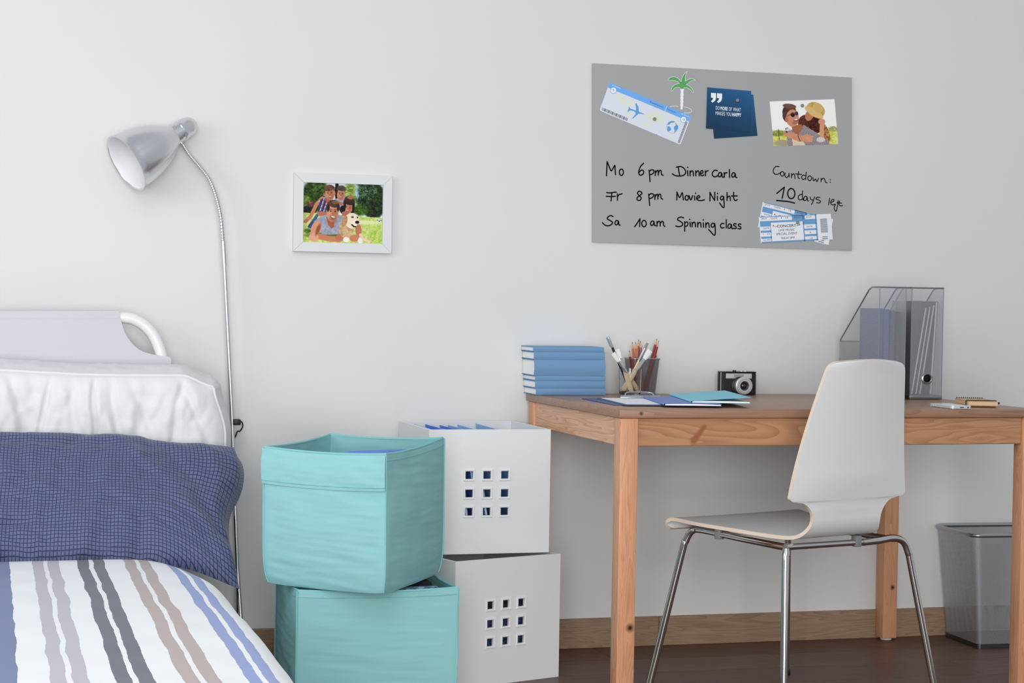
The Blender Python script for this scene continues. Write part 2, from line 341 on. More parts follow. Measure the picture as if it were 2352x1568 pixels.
for i in range(120):
    t = i/119
    x, y, z = cush_side(t, 0); pp.append(Vector((x, y-.002-.0015*nz(t*20, 2), z+.001*nz(t*30, 1))))
g = G(); g.tube(pp, .0038, 8); g.build('piping', whc, cush, smooth=180, world=True)

# blue pillow -------------------------------------------------------
def check_mat():
    m = bpy.data.materials.new('navy_check_cotton'); m.use_nodes = True; nt = m.node_tree; b = nt.nodes['Principled BSDF']; N = nt.nodes.new; L = nt.links.new
    uv = N('ShaderNodeUVMap'); n = N('ShaderNodeTexNoise'); n.inputs['Scale'].default_value = 30; n.inputs['Detail'].default_value = 2; L(uv.outputs[0], n.inputs[0])
    mx = N('ShaderNodeVectorMath'); mx.operation = 'MULTIPLY_ADD'; L(n.outputs['Color'], mx.inputs[0]); mx.inputs[1].default_value = (.004, .004, 0); L(uv.outputs[0], mx.inputs[2])
    sx = N('ShaderNodeSeparateXYZ'); L(mx.outputs[0], sx.inputs[0]); res = []
    for k in (0, 1):
        d = N('ShaderNodeMath'); d.operation = 'DIVIDE'; L(sx.outputs[k], d.inputs[0]); d.inputs[1].default_value = .0083
        f = N('ShaderNodeMath'); f.operation = 'FRACT'; L(d.outputs[0], f.inputs[0])
        l = N('ShaderNodeMath'); l.operation = 'LESS_THAN'; L(f.outputs[0], l.inputs[0]); l.inputs[1].default_value = .21; res.append(l.outputs[0])
    a = N('ShaderNodeMath'); a.operation = 'MAXIMUM'; L(res[0], a.inputs[0]); L(res[1], a.inputs[1])
    c = N('ShaderNodeMix'); c.data_type = 'RGBA'; L(a.outputs[0], c.inputs[0]); c.inputs[6].default_value = lin((90, 97, 131)); c.inputs[7].default_value = lin((36, 44, 78))
    L(c.outputs[2], b.inputs['Base Color']); b.inputs['Roughness'].default_value = .75; b.inputs['Sheen Weight'].default_value = .15; return m
pil = thing('pillow', 'navy blue pillow with a fine dark grid lying against the white cushion', 'pillow', (.1, -.6, .39))
BL = Vector((-.46, -.70, .378)); BR = Vector((.555, -.72, .372)); TL_ = Vector((-.46, -.47, .655)); TR_ = Vector((.580, -.46, .624))
def pil_pt(u, v, side):
    a = BL.lerp(BR, u); b = TL_.lerp(TR_, u); p = a.lerp(b, v)
    n = Vector((0, -.77, .64)).normalized() if side > 0 else Vector((0, .77, -.64)).normalized()
    e = max(0, 1-(2*u-1)**6)*max(0, 1-(2*v-1)**4); th = (.062 if side > 0 else .022)*e**.5
    wr = .006*nz(u*7, v*4, 4)+.005*nz(u*16, v*9, 6)+.0024*nz(u*45, v*30, 8)+.010*abs(nz(u*14+v*7, v*7-u*4, 9))
    for c, wd, am, tl in ((.70, .02, .007, .08), (.55, .012, .006, -.03), (.60, .02, -.005, .1), (.50, .02, -.008, .35), (.88, .02, .012, -.35), (.93, .018, -.012, -.25), (.97, .015, .010, -.1), (.80, .015, -.007, .02)):
        wr += am*ridge(u, c+tl*(v-.5), wd)*(.4+.6*abs(2*v-1))
    # a long drooping crease low on the left and along the lower edge
    wr -= .012*ridge(v, .20+.55*(u-.45)+.03*nz(u*6, 1), .035)*sm((.62-u)/.12)*sm((u-.38)/.06)
    wr -= .008*ridge(v, .93-.1*u, .03)*sm((.85-u)/.2)
    p = p+n*(th+wr*(1-.8*v**5)*min(1, 8*e)*(1 if side > 0 else .2))
    k = sm((u-.80)/.20); low = (1-v)**1.5
    p.z -= .060*k*low*u**6; p.y -= .02*k*low; p.x += .020*k*low
    p.x += .03*k*ridge(v, .80, .22)-.018*k*ridge(v, .42, .22)
    p.y += .012*k*ridge(v, .7, .25)
    p.z += .004*math.sin(u*PI)*v-.002*nz(u*9, 2)*v
    p.z += .014*v**3*sm((.86-u)/.08)
    return p
puv = lambda u, v: (u*1.02+.006*nz(u*3, v*3, 9), v*.36+.006*nz(u*4, v*3, 12)-.035*sm((u-.78)/.22)*(v-.5)+.05*sm((u-.8)/.2)*(1-v))
cm = check_mat()
g = G(); g.grid(lambda u, v: pil_pt(u, v, 1), 240, 110, puv); g.build('front_cover', cm, pil, smooth=180, world=True)
g = G(); g.grid(lambda u, v: pil_pt(u, v, -1), 80, 40, puv, flip=True); g.build('back_cover', cm, pil, smooth=180, world=True)
def flap(u, v):
    a = Vector(pil_pt(1, .25+.72*v, 1)); q = math.sin(v*PI)
    return a+Vector((.018*u*q, .04*u, -.004*u+.01*math.sin(v*9)*u*q))
g = G(); g.grid(flap, 8, 30, lambda u, v: (1.02+u*.04, v*.3)); g.build('open_hem', cm, pil, smooth=180, world=True)

# ================================================================== floor lamp
lamp = thing('floor_lamp', 'brushed steel gooseneck floor lamp standing behind the bed', 'lamp', (.668, -.145, 0))
LY = -.06
L_ = lambda x, y: on_y(x, y, LY)
g = G(); g.lathe([(.11, 0), (.112, .006), (.105, .016), (.02, .022), (.012, .03)], 40); g.build('base', steel, lamp)
g = G(); g.tube([Vector((.668, -.145, .02)), L_(545, 1300), L_(533, 960), L_(515, 600)], .0056, 14); g.build('pole', steel, lamp, world=True, smooth=60)
g = G(); g.tube([L_(515.6, 612), L_(512.5, 553)], .0066, 14); g.build('pole_sleeve', steel, lamp, world=True, smooth=60)
fl = smooth_pts([L_(512, 556), L_(507, 500), L_(497, 455), L_(481, 413), L_(457, 381), L_(436, 356), L_(419, 330)], 34)
g = G(); g.tube(fl, [.0056+.0006*math.sin(i*1.57) for i in range(len(fl))], 12); g.build('flexible_neck', steel, lamp, world=True, smooth=180)
hd = thing('shade', None, None); hd.parent = lamp; del_me = hd
bpy.data.objects.remove(hd)
mouth = L_(287, 377)+Vector((0, -.045, 0)); neck = L_(398, 311)
ax = (neck-mouth).normalized()
Mh = Matrix.Translation(mouth) @ ax.to_track_quat('Z', 'X').to_matrix().to_4x4()
hl = (neck-mouth).length
prof = [(.0800, 0), (.0775, .004), (.0775, .02), (.0755, .045), (.0705, .07), (.0625, .095), (.052, .118), (.041, .137), (.0335, .15), (.030, hl)]
g = G(); g.lathe_open = None
n = 56; inner = [(r-.0022, z) for r, z in prof]
g.ringlathe([(.0815, -.001)]+prof+[(.027, hl)]+inner[::-1][1:]+[(.0790, -.001)], n)
shm = mat('shade_steel', (222, 222, 225), .24, 1., bump=.03, bscale=60, stretch=(1, 1, 14)); nt = shm.node_tree; tg = nt.nodes.new('ShaderNodeTangent'); tg.direction_type = 'RADIAL'; tg.axis = 'Z'
nt.links.new(tg.outputs[0], nt.nodes['Principled BSDF'].inputs['Tangent']); nt.nodes['Principled BSDF'].inputs['Anisotropic'].default_value = .85; nt.nodes['Principled BSDF'].inputs['Anisotropic Rotation'].default_value = .25
def place_local(o): o.matrix_local = Matrix.Translation(-lamp.location) @ Mh; return o
tag(place_local(g.build('shade', shm, lamp, smooth=50)), 'bell-shaped brushed steel lamp shade')
g = G(); g.ringlathe([(r-.0026, z+.0005) for r, z in prof]+[(r-.0032, z+.0005) for r, z in prof[::-1]], n, Mh); tag(g.build('shade_lining', mat('white_enamel', (235, 236, 238), .5), lamp, world=True, smooth=50), 'white inside of the shade')
g = G(); q = hl; g.lathe([(.0305, q-.002), (.0305, q+.010), (.0268, q+.012), (.0268, q+.022), (.0290, q+.024), (.0290, q+.030), (.0272, q+.033), (.0265, q+.050), (.0225, q+.062), (.014, q+.071), (.004, q+.0745), (.0001, q+.075)], 40); place_local(g.build('socket_cap', shm, lamp, smooth=35))
g = G(); g.lathe([(.0001, .035), (.02, .045), (.03, .065), (.026, .09), (.013, .115), (.013, .145)], 24, Mh); g.build('bulb', mat('opal_bulb', (240, 240, 235), .3), lamp, world=True, smooth=60)
g = G(); st = fl[-1]; e = Mh @ Vector((0, 0, q+.010)); dd = (e-st); g.tube([st, st+dd*.75], [.0075, .0062], 12); g.tube([st+dd*.55+Vector((-.006, -.008, 0)), st+dd*.55+Vector((.006, -.008, 0))], .004, 8)
for an in (.9, 2.6):
    c = Mh @ Vector((.028*math.cos(an), .028*math.sin(an), q+.005)); g.tube([c, c+(c-e).normalized()*.005], .0022, 8)
g.build('swivel_joint', steel, lamp, world=True)
a = L_(541, 969); g = G(); g.box((a.x-.006, LY-.011, a.z-.008), (a.x+.013, LY+.011, a.z+.008), .002); g.build('cable_clip', blackp, lamp, world=True)
g = G(); g.tube(smooth_pts([L_(550, 966), L_(556, 970), L_(557, 980), L_(551, 990), L_(543, 996), L_(537, 1060)+Vector((0, .02, 0)), Vector((.655, LY-.03, .2)), Vector((.66, -.05, .006))], 6), .0021, 8); g.build('cable', blackp, lamp, world=True, smooth=60)

# ================================================================== painted prints (flat photographs)
class Paint:
    def __init__(s, w, h, box):
        s.x0, s.y0, s.x1, s.y1 = box; s.w, s.h = w, h
        s.X, s.Y = np.meshgrid(np.linspace(s.x0, s.x1, w), np.linspace(s.y0, s.y1, h)); s.C = np.zeros((h, w, 3))
        s.rs = np.random.RandomState(3)
    def noise(s, cell):
        h, w = int(s.h/cell)+3, int(s.w/cell)+3; a = s.rs.rand(h, w)
        yy = np.linspace(0, h-2.01, s.h); xx = np.linspace(0, w-2.01, s.w); yi = yy.astype(int); xi = xx.astype(int); fy = (yy-yi)[:, None]; fx = (xx-xi)[None, :]
        return (a[np.ix_(yi, xi)]*(1-fy)*(1-fx)+a[np.ix_(yi, xi+1)]*(1-fy)*fx+a[np.ix_(yi+1, xi)]*fy*(1-fx)+a[np.ix_(yi+1, xi+1)]*fy*fx)
    def put(s, m, c, c2=None, cell=3):
        m = np.clip(m, 0, 1)[..., None]; c = np.array(c, float)/255
        if c2 is not None:
            t = np.clip((s.noise(cell)*.6+s.noise(cell*2.6)*.4-.5)*2.4+.5, 0, 1)[..., None]; c = c*(1-t)+np.array(c2, float)/255*t
        s.C = s.C*(1-m)+c*m
    def ell(s, cx, cy, rx, ry, c, c2=None, rot=0., soft=6., cell=3, mask=None):
        r = math.radians(rot); dx = s.X-cx; dy = s.Y-cy; a = (dx*math.cos(r)+dy*math.sin(r))/rx; b = (-dx*math.sin(r)+dy*math.cos(r))/ry
        m = (1-np.sqrt(a*a+b*b))*min(rx, ry)/soft+.5
        if mask is not None: m = np.clip(m, 0, 1)*mask
        s.put(m, c, c2, cell)
    def poly(s, P, c, c2=None, cell=3, pat=None):
        ins = np.zeros(s.X.shape, bool); k = len(P)
        for i in range(k):
            (xa, ya), (xb, yb) = P[i], P[(i+1) % k]
            if ya == yb: continue
            cr = ((ya > s.Y) != (yb > s.Y)) & (s.X < (xb-xa)*(s.Y-ya)/(yb-ya)+xa); ins ^= cr
        m = ins.astype(float)
        if pat is not None: m = m*pat(s.X, s.Y)
        s.put(m, c, c2, cell)
    def line(s, P, wd, c):
        for (xa, ya), (xb, yb) in zip(P[:-1], P[1:]):
            dx, dy = xb-xa, yb-ya; t = np.clip(((s.X-xa)*dx+(s.Y-ya)*dy)/(dx*dx+dy*dy), 0, 1); d = np.hypot(s.X-xa-t*dx, s.Y-ya-t*dy); s.put((wd-d)/3+.5, c)
    def mesh(s, name, TL, TR, BR, BL, m, parent, world=True):
        s.C = np.clip(s.C, 0, 1)**1.3
        TL, TR, BR, BL = map(np.array, (TL, TR, BR, BL)); a = np.linspace(0, 1, s.w)[None, :, None]; b = np.linspace(0, 1, s.h)[:, None, None]
        V = ((TL*(1-a)+TR*a)*(1-b)+(BL*(1-a)+BR*a)*b).reshape(-1, 3)
        I = mw(parent).inverted(); V = [tuple(I @ Vector(v)) for v in V]
        i = np.arange(s.h*s.w).reshape(s.h, s.w); Fs = np.stack([i[:-1, :-1], i[1:, :-1], i[1:, 1:], i[:-1, 1:]], -1).reshape(-1, 4)
        me = bpy.data.meshes.new(name); me.from_pydata(V, [], Fs.tolist()); ca = me.color_attributes.new('print', 'FLOAT_COLOR', 'POINT')
        C = s.C.reshape(-1, 3); C = np.where(C <= .04045, C/12.92, ((C+.055)/1.055)**2.4); ca.data.foreach_set('color', np.concatenate([C, np.ones((len(C), 1))], 1).astype(np.float32).ravel())
        me.materials.append(m); o = bpy.data.objects.new(name, me); scn.collection.objects.link(o); o.parent = parent; return o
def face(p, cx, cy, rx, ry, rot=0, skin=(212, 156, 124), smile=True, sh=(168, 108, 82)):
    p.ell(cx, cy, rx, ry, skin, rot=rot); p.ell(cx+rx*.45, cy+ry*.1, rx*.5, ry*.8, sh, rot=rot, soft=rx*.9, mask=.5)
    c, s_ = math.cos(math.radians(rot)), math.sin(math.radians(rot)); f = lambda a, b: (cx+a*rx*c-b*ry*s_, cy+a*rx*s_+b*ry*c)
    for a in (-.38, .38):
        x, y = f(a, -.12); p.ell(x, y, rx*.17, ry*.06, (70, 45, 38), rot=rot, soft=4); x, y = f(a, -.30); p.ell(x, y, rx*.24, ry*.035, (96, 64, 48), rot=rot, soft=5)
    x, y = f(.03, .12); p.ell(x, y, rx*.16, ry*.11, sh, rot=rot, soft=8, mask=.7)
    if smile: x, y = f(.02, .42); p.ell(x, y+ry*.30, rx*.5, ry*.14, sh, rot=rot, soft=14, mask=.5); p.ell(x, y, rx*.36, ry*.11, (168, 84, 76), rot=rot, soft=6); p.ell(x, y-ry*.012, rx*.28, ry*.055, (244, 236, 230), rot=rot, soft=5)
pmx = vcol_mat('photo_paper', .5, 0.)
# family photograph (coordinates of the zoomed crop it was studied in)
P = Paint(262, 200, (243, 284, 1552, 1280))
P.put(np.ones_like(P.X), (236, 242, 250))
P.ell(420, 520, 190, 270, (34, 58, 24), (84, 116, 42), soft=40, cell=3); P.ell(500, 380, 150, 120, (40, 66, 26), (104, 136, 56), soft=40, cell=3); P.ell(340, 740, 130, 70, (26, 34, 22), (60, 66, 40), soft=20)
P.ell(290, 590, 85, 90, (92, 126, 40), (150, 176, 84), soft=30); P.ell(375, 640, 62, 46, (110, 60, 66), (176, 116, 120), soft=20)
P.ell(1010, 480, 130, 200, (120, 150, 60), (196, 214, 140), soft=50); P.ell(1170, 470, 70, 220, (42, 66, 40), (120, 150, 110), soft=30); P.ell(1130, 420, 40, 110, (214, 228, 244), (160, 186, 190), soft=20)
P.ell(1400, 560, 210, 300, (22, 38, 24), (74, 98, 52), soft=30, cell=3); P.ell(1300, 400, 160, 140, (34, 56, 30), (120, 150, 120), soft=30, cell=2.5); P.ell(1180, 720, 130, 90, (120, 150, 50), (60, 90, 34), soft=40)
P.poly([(243, 786), (640, 800), (1552, 838), (1552, 1280), (243, 1280)], (186, 206, 120), (222, 230, 156), cell=3)
P.ell(1300, 920, 200, 30, (236, 236, 190), soft=20); P.ell(1500, 1130, 160, 150, (172, 204, 96), (214, 226, 140), soft=80); P.ell(330, 1090, 60, 40, (96, 116, 50), (150, 170, 80), soft=20); P.ell(640, 1160, 330, 50, (88, 108, 48), (130, 150, 70), soft=24)
P.line([(795, 290), (800, 560)], 26, (52, 38, 34)); P.ell(800, 420, 40, 130, (50, 38, 34), soft=10)
P.line([(300, 930), (380, 840), (470, 640), (560, 540)], 30, (206, 148, 118)); P.ell(300, 925, 44, 22, (196, 134, 108), rot=-35)
P.poly([(330, 1010), (470, 800), (520, 800), (470, 900), (390, 1050), (340, 1040)], (70, 92, 138), (100, 124, 168))
P.poly([(500, 590), (600, 520), (730, 560), (640, 790), (500, 770)], (86, 92, 140)); P.poly([(500, 590), (600, 520), (730, 560), (640, 790), (500, 770)], (226, 226, 236), pat=lambda x, y: ((x+y*.3) % 62 < 16)*.9); P.poly([(500, 590), (600, 520), (730, 560), (640, 790), (500, 770)], (170, 50, 70), pat=lambda x, y: ((y-x*.3) % 66 < 16)*.8); P.poly([(500, 590), (600, 520), (730, 560), (640, 790), (500, 770)], (36, 44, 92), pat=lambda x, y: ((x+y*.3) % 62 > 44)*.8)
P.ell(560, 800, 80, 40, (198, 134, 104)); P.poly([(600, 520), (690, 560), (640, 660)], (190, 120, 96))
P.poly([(750, 560), (830, 520), (960, 500), (900, 700), (800, 760)], (198, 190, 216), (170, 160, 196)); P.ell(850, 620, 60, 26, (190, 130, 108))
P.ell(678, 380, 88, 68, (150, 116, 88), (110, 80, 60)); face(P, 682, 462, 74, 104, -6); P.ell(668, 372, 84, 46, (140, 106, 80), (104, 76, 58), rot=-8, soft=10); P.ell(590, 480, 14, 26, (206, 148, 118)); P.ell(762, 455, 12, 24, (206, 148, 118))
P.ell(870, 380, 74, 64, (128, 116, 110), (96, 80, 74)); face(P, 862, 468, 62, 98, 6); P.ell(874, 376, 66, 34, (112, 98, 94), (84, 70, 66), rot=6, soft=10)
P.ell(1000, 610, 96, 130, (74, 50, 42), (110, 78, 60)); P.ell(900, 720, 52, 70, (28, 20, 22)); P.ell(1050, 720, 36, 60, (30, 22, 24)); face(P, 982, 690, 76, 92, 14, (222, 164, 134)); P.ell(1000, 600, 78, 40, (62, 42, 36), (92, 64, 50), rot=10, cell=2); P.ell(925, 680, 22, 80, (44, 30, 30), rot=8); P.ell(1068, 690, 18, 80, (44, 30, 30)); P.ell(1020, 510, 60, 34, (176, 138, 96), soft=20)
P.poly([(880, 760), (950, 740), (1010, 790), (980, 830), (880, 820)], (196, 128, 104))
P.poly([(380, 1190), (440, 920), (560, 830), (720, 800), (900, 820), (960, 860), (860, 1130), (560, 1140), (500, 1000)], (190, 192, 206), (168, 170, 186), cell=5)
P.poly([(630, 850), (700, 830), (770, 860), (760, 1000), (720, 1040), (660, 980)], (186, 116, 90))
P.ell(470, 1040, 80, 130, (226, 170, 140), rot=18); P.line([(440, 1160), (700, 1210), (850, 1215)], 46, (214, 148, 118)); P.ell(430, 1190, 78, 72, (230, 180, 154)); P.ell(850, 1190, 70, 56, (204, 140, 112)); P.ell(500, 1060, 30, 100, (170, 106, 84), rot=20, soft=20)
P.ell(740, 690, 108, 128, (62, 48, 44), (104, 78, 60)); P.ell(636, 770, 14, 40, (206, 148, 118)); face(P, 735, 770, 94, 156, 6, (222, 168, 138)); P.ell(742, 634, 92, 50, (86, 62, 48), (126, 96, 70), rot=14, soft=10, cell=2); P.ell(662, 700, 22, 60, (64, 48, 42), rot=8, soft=8); P.ell(818, 690, 16, 56, (64, 48, 42), soft=8); P.ell(780, 600, 60, 28, (150, 116, 88), soft=20); P.ell(738, 872, 62, 46, (176, 128, 104), soft=30, mask=.6); P.ell(738, 846, 40, 19, (150, 84, 76), rot=14, soft=6); P.ell(739, 843, 34, 12, (248, 242, 236), rot=14, soft=5)
P.ell(960, 1030, 120, 160, (226, 200, 164), (196, 162, 120), rot=10); P.ell(1050, 900, 120, 130, (244, 230, 206), rot=0); P.ell(930, 910, 44, 96, (208, 174, 132), (186, 150, 108), rot=14); P.ell(1115, 945, 66, 62, (250, 240, 224)); P.ell(1136, 922, 34, 26, (34, 26, 26)); P.ell(1058, 838, 20, 13, (40, 28, 24)); P.ell(1140, 842, 12, 14, (40, 28, 24)); P.line([(1050, 965), (1080, 995), (1130, 1000)], 12, (50, 36, 34))
P.ell(1160, 1060, 50, 110, (206, 142, 112)); P.ell(1090, 1190, 76, 60, (214, 150, 120)); P.line([(1190, 1130), (1240, 1200), (1340, 1240)], 22, (240, 214, 190)); P.ell(960, 1215, 50, 44, (242, 240, 238)); P.ell(1190, 1230, 40, 50, (240, 236, 232))
P.ell(1498, 888, 38, 30, (236, 238, 240)); P.ell(1500, 892, 12, 10, (20, 22, 26)); P.ell(1472, 878, 8, 8, (20, 22, 26)); P.ell(1526, 880, 8, 9, (20, 22, 26))
# ---- picture frame
frame = thing('picture_frame', 'white wooden picture frame with a family photo, right of the lamp', 'picture frame', (.944, 0, 1.24))
FX0, FX1, FZ0, FZ1, FY = .8055, 1.0815, 1.1305, 1.3465, -.019
IX0, IX1, IZ0, IZ1 = .8320, 1.0560, 1.1565, 1.3210
fm = mat('frame_white_paint', (220, 221, 220), .5)
O = [(FX0, FZ0), (FX1, FZ0), (FX1, FZ1), (FX0, FZ1)]; I_ = [(IX0, IZ0), (IX1, IZ0), (IX1, IZ1), (IX0, IZ1)]
for k in range(4):
    a, b, c, d = O[k], O[(k+1) % 4], I_[(k+1) % 4], I_[k]
    g = G(); sh = .0003
    mid = ((a[0]+b[0]+c[0]+d[0])/4, (a[1]+b[1]+c[1]+d[1])/4)
    q = [(p_[0]+(mid[0]-p_[0])*.0004, p_[1]+(mid[1]-p_[1])*.0004) for p_ in (a, b, c, d)]
    vs = [(x, -.0005, z) for x, z in q]+[(x, FY+.001, z) for x, z in q[:2]]+[(x, FY+.0015, z) for x, z in q[2:]]
    ins = [(x+(mid[0]-x)*.003, FY, z+(mid[1]-z)*.01) for x, z in q]
    g.add(vs+ins, [(0, 1, 2, 3), (0, 4, 5, 1), (1, 5, 6, 2), (2, 6, 7, 3), (3, 7, 4, 0), (4, 8, 9, 5), (5, 9, 10, 6), (6, 10, 11, 7), (7, 11, 8, 4), (8, 11, 10, 9)])
    g.build('frame_rail', fm, frame, world=True, smooth=0)
yy = -.0095
P.mesh('photo_print', (IX0-.001, yy, IZ1+.001), (IX1+.001, yy, IZ1+.001), (IX1+.001, yy, IZ0-.001), (IX0-.001, yy, IZ0-.001), pmx, frame)
g = G(); g.box((IX0-.002, yy+.0006, IZ0-.002), (IX1+.002, -.0006, IZ1+.002)); g.build('backing_board', mat('grey_board', (180, 180, 178), .8), frame, world=True)

# ================================================================== memo board and what hangs on it
BYF = -.0075
board = thing('memo_board', 'large grey magnetic memo board with handwritten weekly notes on the wall', 'board', (2.085, 0, 1.435))
c4 = [on_y(1360.5, 145, BYF), on_y(1956.5, 178, BYF), on_y(1957, 575, BYF), on_y(1360.5, 556, BYF)]
g = G(); g.prism([Vector((p_.x, BYF, p_.z)) for p_ in c4], (0, .006, 0)); g.cur = 0; g.build('board_panel', mat('grey_board_glass', (171, 171, 171), .45, spec=.25), board, world=True, smooth=0)
ink = mat('black_marker_ink', (12, 12, 12), .6, spec=.1)
B1 = lambda x, y, d=0.: on_y(1340+x*.30607, 120+y*.30607, BYF-d)      # crop used for the writing
def ribbon(g, P3, wd, d=Vector((0, -1, 0)), closed=False, nrm=.0004):
    P3 = [Vector(p_) for p_ in P3]; k = len(P3); vs = []
    for i in range(k):
        a = P3[i-1] if (i or closed) else P3[0]; b = P3[(i+1) % k] if (i < k-1 or closed) else P3[-1]
        t = (b-a); t = t.normalized() if t.length > 1e-9 else Vector((1, 0, 0)); s_ = t.cross(d).normalized()*wd
        vs += [P3[i]+s_, P3[i]-s_]
    m = k if closed else k-1
    g.add(vs, [(2*i, 2*i+1, (2*i+3) % (2*k), (2*i+2) % (2*k)) for i in range(m)])
    if not closed:
        for c in (P3[0], P3[-1]):
            g.add([c+d*.00002]+[c+d*.00002+Vector((math.cos(j*PI/5), 0, math.sin(j*PI/5)))*wd for j in range(10)], [(0, j+1, (j+1) % 10+1) for j in range(10)])
def O_(cx, cy, rx, ry): return ['c']+[(cx+rx*math.sin(t*PI/5), cy-ry*math.cos(t*PI/5)) for t in range(10)]
def pm_(x, y): return [[(x, y), (x+4, y+45), (x+7, y+85)], [(x+1, y+10), (x+17, y-3), (x+35, y+1), (x+34, y+18), (x+20, y+30), (x+5, y+33)], [(x+46, y+40), (x+48, y+4)], [(x+48, y+20), (x+60, y+3), (x+68, y+5), (x+69, y+37)], [(x+70, y+20), (x+80, y+1), (x+90, y+5), (x+93, y+30), (x+105, y+38)]]
def n_(x, y, h=37): return [[(x, y), (x+1, y+h)], [(x+1, y+15), (x+13, y), (x+23, y+5), (x+26, y+h)]]
def a_(x, y): return [[(x+26, y+4), (x+11, y), (x+1, y+17), (x+6, y+32), (x+21, y+27), (x+27, y+6), (x+31, y+32), (x+40, y+35)]]
def dot(x, y): return [[(x, y), (x+1, y+3)]]
def s_(x, y): return [[(x+22, y+2), (x+7, y), (x+3, y+12), (x+20, y+22), (x+19, y+36), (x-1, y+34)]]
